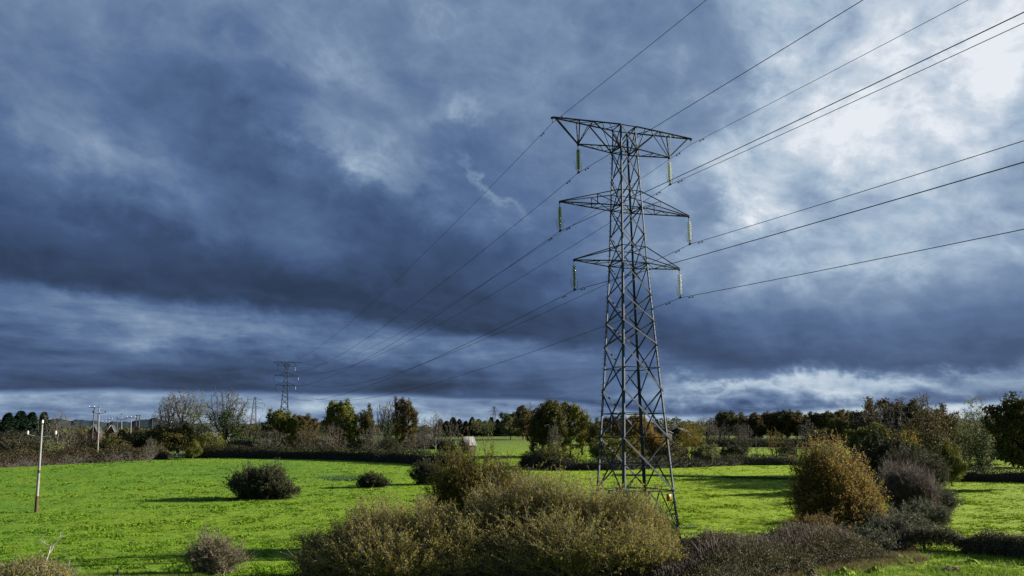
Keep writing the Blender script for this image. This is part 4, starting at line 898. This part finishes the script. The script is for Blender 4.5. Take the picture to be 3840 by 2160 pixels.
# ------------------------------------------------------------------ gate, posts, soil, weeds
x, y, z = gpos(659, 182); gt = empty('field_gate', (x, y, z), R(6), label='galvanised five bar field gate in the hedge gap on the left', cat='gate')
m = MB(); w = wpx(44, 182)
for k in range(6): m.tube([(-w/2, 0, .2+k*.19), (w/2, 0, .2+k*.19)], .035, 6)
for a in (-w/2, 0, w/2): m.tube([(a, 0, .15), (a, 0, 1.2)], .04, 6)
m.tube([(-w/2, 0, .2), (w/2, 0, 1.15)], .03, 6); m.build('bars', G['galv'], gt)
for a in (-w/2-.15, w/2+.15): m = MB(); m.tube([(a, 0, -.2), (a, 0, 1.5)], .1, 8); m.build('gate_post', G['poledark'], gt)
for px, Y, h, lab in ((3467, 56.3, 1.5, 'weathered fence post in the thin part of the right hedge'), (3686, 55.6, 1.2, 'fence post where the right hedge thickens'), (440, 45.2, .55, 'pale short post stub at the bottom left'), (3395, 56.8, 1.3, 'fence post beside the brambles below the golden bush')):
    x, y, z = gpos(px, Y); m = MB(); m.tube([(0, 0, -.2), (.02, 0, h*.5), (0, .02, h)], [.09, .085, .07], 8); m.add([(-.05, -.05, h), (.05, -.05, h), (.05, .05, h), (-.05, .05, h)], [[0, 1, 2, 3]])
    o = m.build('fence_post', G['bark'], label=lab, cat='post', group='fence posts'); o.location = (x, y, z)
# pale leafless sapling bottom left
rn = np.random.RandomState(9)
x, y, z = gpos(150, 43.5); sp = empty('sapling', (x, y, z), 0, label='pale grey leafless sapling in the bottom left corner', cat='tree')
m = MB(); tr = [(0, 0, 0), (.05, 0, .5), (.12, .02, 1.0), (.28, 0, 1.6), (.34, 0, 2.0)]; m.tube(tr, [.06, .05, .042, .035, .03], 6)
for st, en in (((.34, 0, 2.0), (-.35, .1, 2.35)), ((.34, 0, 2.0), (.95, 0, 2.55)), ((.12, 0, 1.0), (.7, .1, 1.3)), ((.28, 0, 1.6), (.5, .1, 2.1)), ((.2, 0, 1.3), (-.3, 0, 1.7))):
    a, b = np.array(st), np.array(en); mid = (a+b)/2+rn.normal(size=3)*.06; m.tube([a, mid, b], [.028, .02, .01], 5)
    for k in range(4): q = a+(b-a)*rn.uniform(.4, 1); m.tube([q, q+rn.normal(size=3)*.13+[0, 0, .12]], [.009, .004], 4)
m.build('trunk', simple('pale_bark', (.42, .40, .36), .9, var=.2), sp)
m = MB(); P = np.array(tr)[rn.randint(1, 5, 160)]+rn.normal(size=(160, 3))*[.3, .25, .3]; v, f, r_ = leaves(P, .10, rn=rn); m.add(v, f, r_); m.build('foliage', G['yellow_leaf'], sp)
# soil heap
def mound(name, px, Y, rx, ry, h, mat, label, seed):
    x, y, z = gpos(px, Y); n = 40; u = np.linspace(-1, 1, n); U, V = np.meshgrid(u, u); r = np.sqrt(U*U+V*V); Z = np.clip(1-r, 0, 1)**.8*h*(.5+noise2(U*4+seed, V*4, seed))+.25*h*(noise2(U*11, V*11+seed, seed)-.4)*(r < .95)-.05
    v = np.stack([U*rx, V*ry, Z], -1).reshape(-1, 3); i = np.arange(n-1)[:, None]*n; j = np.arange(n-1)[None]; f = np.stack([i+j, i+j+1, i+n+j+1, i+n+j], -1).reshape(-1, 4)
    o = link(name, fast_mesh(name, v, [f]), G[mat], label=label, cat='soil heap' if name == 'soil_heap' else 'hummock', group=None if name == 'soil_heap' else 'hummocks in the rough grass'); o.location = (x, y, z)
G['turf'] = G['grass']
mound('soil_heap', 3562, 48, 1.1, .6, .30, 'soil', 'small heap of bare brown soil in the lower right corner', 3)
for i, (px, Y, rx, h, m_, lab) in enumerate([(3165, 46.6, .8, .42, 'turf', 'green grassy hummock beside the dead grass at the bottom edge'), (3280, 47.6, .6, .34, 'turf', 'small dark hummock left of the soil heap'), (3050, 46.2, .7, .36, 'dead_soil', 'brown hummock at the very bottom by the dark hedge'), (3380, 52.5, .8, .3, 'turf', 'grassy hummock just in front of the gappy hedge'), (3640, 51, .9, .28, 'turf', 'low hummock in front of the dark purplish hedge')]):
    if 'dead_soil' not in G: G['dead_soil'] = simple('dead_grass_hummock', (.13, .09, .05), .95, var=.5, scale=4, bump=.8)
    mound('hummock', px, Y, rx, .5, h, m_, lab, 20+i)
def weeds(name, region, n, size, mat, label, seed, blades=9, cat='weeds'):
    """region: function(n)->px, Y"""
    rn = np.random.RandomState(seed); px, Y = region(rn, n); Xg = (px-1920)/F*(Y*CP-HC*SP); Z = terrain(Xg, Y); P = np.repeat(np.stack([Xg, Y, Z], -1), blades, 0); m = len(P)
    s = np.repeat(rn.uniform(.5, 1.3, n)*size, blades)[:, None]; P += np.c_[rn.normal(size=(m, 2))*s*.35, np.zeros(m)]
    d = np.c_[rn.normal(size=(m, 2))*.5, np.ones(m)]*s; e = np.c_[rn.normal(size=(m, 2)), np.zeros(m)]; e /= np.linalg.norm(e, axis=1)[:, None]
    v = np.stack([P-e*s*.09-[0, 0, .03], P+e*s*.09-[0, 0, .03], P+d+e*s*.02], 1).reshape(-1, 3)
    link(name, fast_mesh(name, v, [np.arange(3*m).reshape(-1, 3)], rn.uniform(0, 1, m)), G[mat], label=label, cat=cat, kind='stuff')
G['dead'] = leafmat('dead_grass', [(.16, .11, .06), (.24, .18, .10), (.13, .08, .05), (.12, .14, .04)], .25, .4, .8)
G['rush'] = leafmat('rush', [(0.060, 0.120, 0.036), (0.108, 0.180, 0.072), (0.072, 0.132, 0.024)], .25)
G['tuss'] = leafmat('tussock', [(.10, .20, .02), (.17, .27, .03), (.24, .28, .06)], .35)
weeds('dead_vegetation', lambda r, n: ((lambda t: (2850+t*600+r.normal(size=n)*40, 46.8+t*6.8+r.normal(size=n)*1.5))(r.uniform(0, 1, n))), 1500, .26, 'dead', 'brown dead grass and bracken along the foot of the bottom right hedge', 5)
weeds('tussock_grass', lambda r, n: (r.uniform(3000, 3840, n), r.uniform(44, 54, n)), 800, .26, 'tuss', 'long tussocky grass in the lower right corner', 6, cat='grass')
weeds('rush_line', lambda r, n: ((lambda t: (2300+t*720, 128-t*6-4*t*t+r.normal(size=n)*.28))(r.uniform(0, 1, n))), 1900, .32, 'rush', 'dark line of rank grass crossing the pasture right of the pylon', 7)
weeds('rush_patch', lambda r, n: (1290+r.normal(size=n)*38, 121+r.normal(size=n)*2.0), 420, .35, 'rush', 'grey green patch of rushes left of the middle pasture bush', 8)
weeds('field_margin', lambda r, n: ((lambda t: (3400+t*90+r.normal(size=n)*14, 57+t*30))(r.uniform(0, 1, n))), 1200, .3, 'dead', 'bleached grass margin between the brambles and the right field', 9)
weeds('rough_grass', lambda r, n: (r.uniform(-60, 760, n), 44.2+np.abs(r.normal(size=n))*1.1), 1800, .25, 'tuss', 'longer rough grass along the bottom left edge of the pasture', 10, cat='grass')

# ------------------------------------------------------------------ cattle
def cow(px, Y, mat, label, rz, s=1.0):
    x, y, z = gpos(px, Y); me = bpy.data.meshes.new('body')
    J = [((-.75, 0, 1.12), .30), ((-.3, 0, 1.05), .38), ((.3, 0, 1.05), .38), ((.75, 0, 1.12), .30), ((1.05, 0, 1.15), .17), ((1.3, 0, .95), .14), ((1.5, 0, .78), .09),
         ((-.75, .2, .75), .14), ((-.85, .2, .42), .07), ((-.78, .2, .04), .06), ((-.75, -.2, .75), .14), ((-.85, -.2, .42), .07), ((-.78, -.2, .04), .06),
         ((.68, .18, .72), .11), ((.68, .18, .4), .06), ((.66, .18, .04), .055), ((.68, -.18, .72), .11), ((.68, -.18, .4), .06), ((.66, -.18, .04), .055), ((-1.02, 0, 1.2), .04), ((-1.08, 0, .6), .03)]
    ed = [(0, 1), (1, 2), (2, 3), (3, 4), (4, 5), (5, 6), (0, 7), (7, 8), (8, 9), (0, 10), (10, 11), (11, 12), (3, 13), (13, 14), (14, 15), (3, 16), (16, 17), (17, 18), (0, 19), (19, 20)]
    me.from_pydata([j[0] for j in J], ed, []); o = bpy.data.objects.new('grazing_cow', me); COL.objects.link(o); o.location = (x, y, z); o.rotation_euler = (0, 0, rz); o.scale = (s, s, s)
    md = o.modifiers.new('skin', 'SKIN'); me.skin_vertices[0].data[0].use_root = True
    for i, j in enumerate(J): me.skin_vertices[0].data[i].radius = (j[1], j[1])
    o.modifiers.new('sub', 'SUBSURF').levels = 1; me.materials.append(mat); tag(o, label, 'cow')
pm, nt, b = mat_new('pied_hide'); vz = nt.nodes.new('ShaderNodeTexNoise'); vz.inputs['Scale'].default_value = 1.2; rp = nt.nodes.new('ShaderNodeValToRGB'); rp.color_ramp.interpolation = 'CONSTANT'
rp.color_ramp.elements[0].color = (.02, .018, .016, 1); rp.color_ramp.elements[1].position = .56; rp.color_ramp.elements[1].color = (.7, .68, .64, 1)
tcx = nt.nodes.new('ShaderNodeTexCoord'); nt.links.new(tcx.outputs['Object'], vz.inputs['Vector']); nt.links.new(vz.outputs['Fac'], rp.inputs['Fac']); nt.links.new(rp.outputs['Color'], b.inputs['Base Color'])
cow(2009, 255, pm, 'black and white cow in the pale green field left of the dark oak trunks', R(20))
cow(2970, 205, simple('brown_hide', (.10, .045, .02), .8), 'brown cow in the field behind the thin hedge at right', R(170), .9)

# ------------------------------------------------------------------ birds
def bird(px, py, Y, label):
    z = z_at(Y, py); x = x_at(px, Y, z); m = MB(); m.tube([(0, -.3, 0), (0, -.1, .02), (0, .15, .02), (0, .35, 0)], [.03, .09, .08, .02], 6)
    o = m.build('crow', G['black'], label=label, cat='bird'); o.location = (x, Y, z)
    for s in (-1, 1):
        m = MB(); m.add([(0, .15, .03), (0, -.12, .03), (s*.4, -.1, .16), (s*.4, .12, .18), (s*.8, -.15, .05), (0, .15, .015), (0, -.12, .015), (s*.4, -.1, .145), (s*.4, .12, .165)], [[0, 1, 2, 3], [5, 8, 7, 6]]); m.add([(s*.4, .12, .18), (s*.4, -.1, .16), (s*.8, -.15, .05), (s*.4, .12, .165), (s*.4, -.1, .145)], [[0, 1, 2], [3, 2, 4]]); m.build('wing', G['black'], o)
bird(1751, 1540, 240, 'lower bird flying left of the smallest pylon'); bird(1846, 1524, 260, 'bird flying just above the smallest pylon')
# ------------------------------------------------------------------ camera
cam = bpy.data.cameras.new('camera'); co = bpy.data.objects.new('camera', cam); COL.objects.link(co); SC.camera = co
cam.sensor_width = 36; cam.lens = 36*F/W0; cam.clip_end = 30000; cam.clip_start = .5
co.location = (0, 0, HC); co.rotation_euler = (R(90)+PITCH, 0, 0)
# ------------------------------------------------------------------ light
SUN_AZ, SUN_EL = R(76), R(18.5)          # clockwise from the view direction (+Y)
sd = bpy.data.lights.new('sun', 'SUN'); so = bpy.data.objects.new('sun', sd); COL.objects.link(so); sd.energy = 5.0; sd.angle = R(.5); sd.color = (1, .93, .82)
from mathutils import Vector
dv = Vector((math.sin(SUN_AZ)*math.cos(SUN_EL), math.cos(SUN_AZ)*math.cos(SUN_EL), math.sin(SUN_EL))); so.rotation_euler = dv.to_track_quat('Z', 'Y').to_euler()
SC.view_settings.view_transform = 'Standard'; SC.view_settings.look = 'None'; SC.view_settings.gamma = 1; SC.view_settings.use_curve_mapping = False
EXPO = 1.3; SC.view_settings.exposure = EXPO
# ------------------------------------------------------------------ sky: storm clouds in the world shader, placed by compass direction and height
wd_ = bpy.data.worlds.new('World'); SC.world = wd_; wd_.use_nodes = True; nt = wd_.node_tree; N = nt.nodes; L = nt.links; N.clear()
def M(op, a, b=None, c=None, clamp=False):
    n = N.new('ShaderNodeMath'); n.operation = op; n.use_clamp = clamp
    for i, v in enumerate((a, b, c)):
        if v is None: continue
        if isinstance(v, (int, float)): n.inputs[i].default_value = v
        else: L.new(v, n.inputs[i])
    return n.outputs[0]
tc = N.new('ShaderNodeTexCoord'); sep = N.new('ShaderNodeSeparateXYZ'); L.new(tc.outputs['Generated'], sep.inputs[0]); X, Y, Z = sep.outputs
az = M('MULTIPLY', M('ARCTAN2', X, Y), 57.29578); el = M('MULTIPLY', M('ARCSINE', Z), 57.29578)
def azel(px, py):
    x, v = (px-1920)/F, (1080-py)/F; y = CP-v*SP; z = SP+v*CP
    return math.degrees(math.atan2(x, y)), math.degrees(math.atan2(z, math.hypot(x, y)))
# coordinates flattened like a cloud deck seen from below
k = M('DIVIDE', 1.0, M('ADD', M('MAXIMUM', Z, 0.0), .13))
cb = N.new('ShaderNodeCombineXYZ'); L.new(M('MULTIPLY', X, k), cb.inputs[0]); L.new(M('MULTIPLY', Y, k), cb.inputs[1]); L.new(M('MULTIPLY', Z, 1.5), cb.inputs[2]); deck = cb.outputs[0]
# a second frame tilted so that streaks fall from upper left to lower right
cb2 = N.new('ShaderNodeCombineXYZ'); L.new(M('ADD', M('MULTIPLY', az, .062), M('MULTIPLY', el, -.022)), cb2.inputs[0]); L.new(M('ADD', M('MULTIPLY', el, .092), M('MULTIPLY', az, .026)), cb2.inputs[1]); cb2.inputs[2].default_value = 3.3; flat = cb2.outputs[0]
cb3 = N.new('ShaderNodeCombineXYZ'); L.new(M('MULTIPLY', az, .05), cb3.inputs[0]); L.new(M('MULTIPLY', el, .30), cb3.inputs[1]); cb3.inputs[2].default_value = 1.3; strat = cb3.outputs[0]
def NZ(vec, scale, det=6, rough=.55, dist=0.0, w=None, kind=None):
    n = N.new('ShaderNodeTexNoise'); n.inputs['Scale'].default_value = scale; n.inputs['Detail'].default_value = det; n.inputs['Roughness'].default_value = rough; n.inputs['Distortion'].default_value = dist
    if w is not None: n.noise_dimensions = '4D'; n.inputs['W'].default_value = w
    L.new(vec, n.inputs['Vector']); return M('SUBTRACT', n.outputs['Fac'], .5)
n1 = NZ(deck, 1.1, 8, .58, .5); n2 = NZ(flat, 1.7, 8, .58, .35); n3 = NZ(deck, 3.2, 6, .6, .3, 2.); n4 = NZ(flat, 5.0, 6, .62, .3, 5.); n5 = NZ(flat, .9, 3, .5, .3, 9.); n6 = NZ(strat, 2.6, 7, .58, .25, 4.); n7 = NZ(flat, 2.3, 8, .62, .5, 12.)
# slightly warped angular coordinates
waz = M('ADD', az, M('ADD', M('MULTIPLY', n5, 9.0), M('MULTIPLY', n4, 7.0))); wel = M('ADD', el, M('ADD', M('MULTIPLY', n2, 7.0), M('MULTIPLY', n4, 4.0)))
def gauss(px, py, sx, sy, rot, amp, a=None, e=None):
    ca, ce = azel(px, py); sx = sx/F*57.3; sy = sy/F*57.3; c, s = math.cos(R(rot)), math.sin(R(rot))
    da = M('SUBTRACT', a or waz, ca); de = M('SUBTRACT', e or wel, ce)
    u = M('MULTIPLY_ADD', da, c/sx, M('MULTIPLY', de, s/sx)); v = M('MULTIPLY_ADD', da, -s/sy, M('MULTIPLY', de, c/sy))
    r2 = M('ADD', M('MULTIPLY', u, u), M('MULTIPLY', v, v)); return M('MULTIPLY', M('POWER', 2.71828, M('MULTIPLY', r2, -1.0)), amp)
def curve(inp, pts, lo, hi):
    mr = N.new('ShaderNodeMapRange'); mr.inputs['From Min'].default_value = lo; mr.inputs['From Max'].default_value = hi; L.new(inp, mr.inputs['Value'])
    r = N.new('ShaderNodeValToRGB'); e = r.color_ramp.elements; r.color_ramp.interpolation = 'EASE'
    while len(e) < len(pts): e.new(.5)
    for i, (p, v) in enumerate(pts): e[i].position = (p-lo)/(hi-lo); e[i].color = (v, v, v, 1)
    L.new(mr.outputs[0], r.inputs['Fac']); return r.outputs['Color']
def edge(pix):
    pts = [azel(*p) for p in pix]; return M('MULTIPLY', curve(az, [(a, e/30) for a, e in pts], pts[0][0], pts[-1][0]), 30.0)
def smooth(x, a, b):
    mr = N.new('ShaderNodeMapRange'); mr.interpolation_type = 'SMOOTHSTEP'; mr.inputs['From Min'].default_value = a; mr.inputs['From Max'].default_value = b; L.new(x, mr.inputs['Value']); return mr.outputs[0]
wob = M('ADD', M('MULTIPLY', n2, 2.2), M('MULTIPLY', n4, 1.6))
e1 = edge([(0, 1062), (600, 1125), (1200, 1185), (1700, 1240), (2250, 1310), (2900, 1390), (3840, 1390)])
e2 = edge([(0, 1472), (500, 1470), (1200, 1483), (1900, 1500), (2600, 1560), (3400, 1535), (3840, 1500)])
h1 = M('ADD', M('SUBTRACT', el, e1), wob); h2 = M('ADD', M('SUBTRACT', el, e2), M('ADD', M('MULTIPLY', wob, .25), M('MULTIPLY', n6, .9)))
# upper deck: darkest just above its base, lighter higher up
up = N.new('ShaderNodeValToRGB'); ee = up.color_ramp.elements
prof = [(0, .12), (.07, .14), (.18, .25), (.32, .34), (.55, .36), (1, .44)]
while len(ee) < len(prof): ee.new(.5)
for i, (p, v) in enumerate(prof): ee[i].position = p; ee[i].color = (v, v, v, 1)
L.new(M('DIVIDE', h1, 24.0, clamp=True), up.inputs['Fac']); V1 = up.outputs['Color']
V2 = M('ADD', M('MULTIPLY', smooth(h2, .4, 5.0), .13), .20); V2 = M('ADD', V2, M('ADD', M('MULTIPLY', n6, .55), M('MULTIPLY', n2, .2)))
V3 = M('ADD', M('ADD', M('MULTIPLY', n6, 1.0), .57), M('MULTIPLY', n4, .35))
def lerp(f, a, b): return M('ADD', a, M('MULTIPLY', f, M('SUBTRACT', b, a)))
V = lerp(smooth(h2, -.15, .35), V3, V2); V = lerp(smooth(h1, -.5, .7), V, V1)
G_ = [(3720, 250, 740, 470, 0, .33), (3080, 300, 260, 420, 0, .13), (2800, 600, 420, 110, 14, .24), (3350, 560, 480, 120, 10, .12), (2890, 780, 120, 80, 0, .26), (3700, 120, 320, 170, 0, .18),
      (2600, 250, 260, 330, 0, .02), (100, 120, 700, 420, 0, .08), (380, 600, 330, 100, -20, .12), (1260, 280, 220, 130, -30, .11), (1740, 425, 190, 40, 8, .14), (1450, 600, 340, 80, -20, .15), (1830, 690, 130, 26, -45, .13),
      (760, 330, 420, 200, -25, -.07), (1350, 780, 800, 130, -20, -.07), (3200, 1040, 900, 300, 0, .19), (3500, 1280, 600, 120, 0, .05), (1000, 1000, 900, 70, -8, -.05), (1080, 420, 150, 200, 20, .03), (1500, 500, 200, 60, -10, .03), (2350, 760, 330, 330, 0, .06), (3450, 1440, 600, 50, 2, .32), (2800, 1450, 460, 32, 2, .24), (3450, 1540, 330, 22, 0, .30), (760, 1240, 800, 70, -4, .09), (1450, 1340, 700, 60, -6, .09), (2900, 1500, 500, 25, 0, .10), (1900, 150, 500, 300, 0, .05), (3500, 900, 500, 130, 0, .03), (2500, 1000, 500, 150, 0, .05)]
g = None
for t in G_:
    q = gauss(*t); g = q if g is None else M('ADD', g, q)
V = M('ADD', V, g)
V = M('ADD', V, M('ADD', M('MULTIPLY', n1, .16), M('MULTIPLY', n3, .06)))
V = M('ADD', V, M('MULTIPLY', M('ADD', M('MULTIPLY', n2, .26), M('MULTIPLY', n7, .18)), smooth(h1, 0, 7)))
# brighter cloud has harder relief
V = M('ADD', V, M('MULTIPLY', M('MULTIPLY', n7, .75), smooth(V, .45, .85)))
V = M('ADD', V, M('MULTIPLY', M('MULTIPLY', n4, .35), smooth(V, .45, .85)))
bl = M('SUBTRACT', .11, M('ABSOLUTE', NZ(flat, 2.9, 7, .55, .45, 21.)))      # billows: puffy lobes with creases
bl2 = M('SUBTRACT', .13, M('ABSOLUTE', NZ(deck, 2.4, 7, .55, .3, 31.)))
V = M('ADD', V, M('MULTIPLY', M('ADD', M('MULTIPLY', bl, .26), M('MULTIPLY', bl2, .14)), smooth(h2, -1, 2)))
V = M('ADD', V, M('MULTIPLY', M('MULTIPLY', bl, .6), smooth(V, .42, .75)))
V = M('MAXIMUM', V, .06)
cr = N.new('ShaderNodeValToRGB'); e = cr.color_ramp.elements
def lin(c): return tuple(((v/255+.055)/1.055)**2.4 if v/255 > .04045 else v/255/12.92 for v in c)
stops = [(0, (25, 36, 54)), (.14, (42, 57, 84)), (.28, (61, 82, 119)), (.42, (87, 111, 149)), (.56, (121, 143, 173)), (.72, (163, 183, 204)), (.88, (200, 211, 224)), (1, (231, 236, 243))]
while len(e) < len(stops): e.new(.5)
for i, (p, c) in enumerate(stops): e[i].position = p; e[i].color = (*lin(c), 1)
L.new(V, cr.inputs['Fac'])
STR = .1; sc_ = 1/(STR*2**EXPO)
vm = N.new('ShaderNodeVectorMath'); vm.operation = 'SCALE'; vm.inputs['Scale'].default_value = sc_; L.new(cr.outputs['Color'], vm.inputs[0])
sky = N.new('ShaderNodeTexSky'); sky.sky_type = 'NISHITA'; sky.sun_disc = False; sky.sun_elevation = SUN_EL; sky.sun_rotation = SUN_AZ
mx = N.new('ShaderNodeMix'); mx.data_type = 'RGBA'; mx.inputs['Factor'].default_value = .012; L.new(vm.outputs[0], mx.inputs[6]); L.new(sky.outputs[0], mx.inputs[7])
bg = N.new('ShaderNodeBackground'); bg.inputs['Strength'].default_value = STR; L.new(mx.outputs[2], bg.inputs['Color']); out = N.new('ShaderNodeOutputWorld'); L.new(bg.outputs[0], out.inputs['Surface'])
wd_.cycles.sampling_method = 'MANUAL'; wd_.cycles.sample_map_resolution = 512
SC.cycles.max_bounces = 6; SC.cycles.transparent_max_bounces = 4
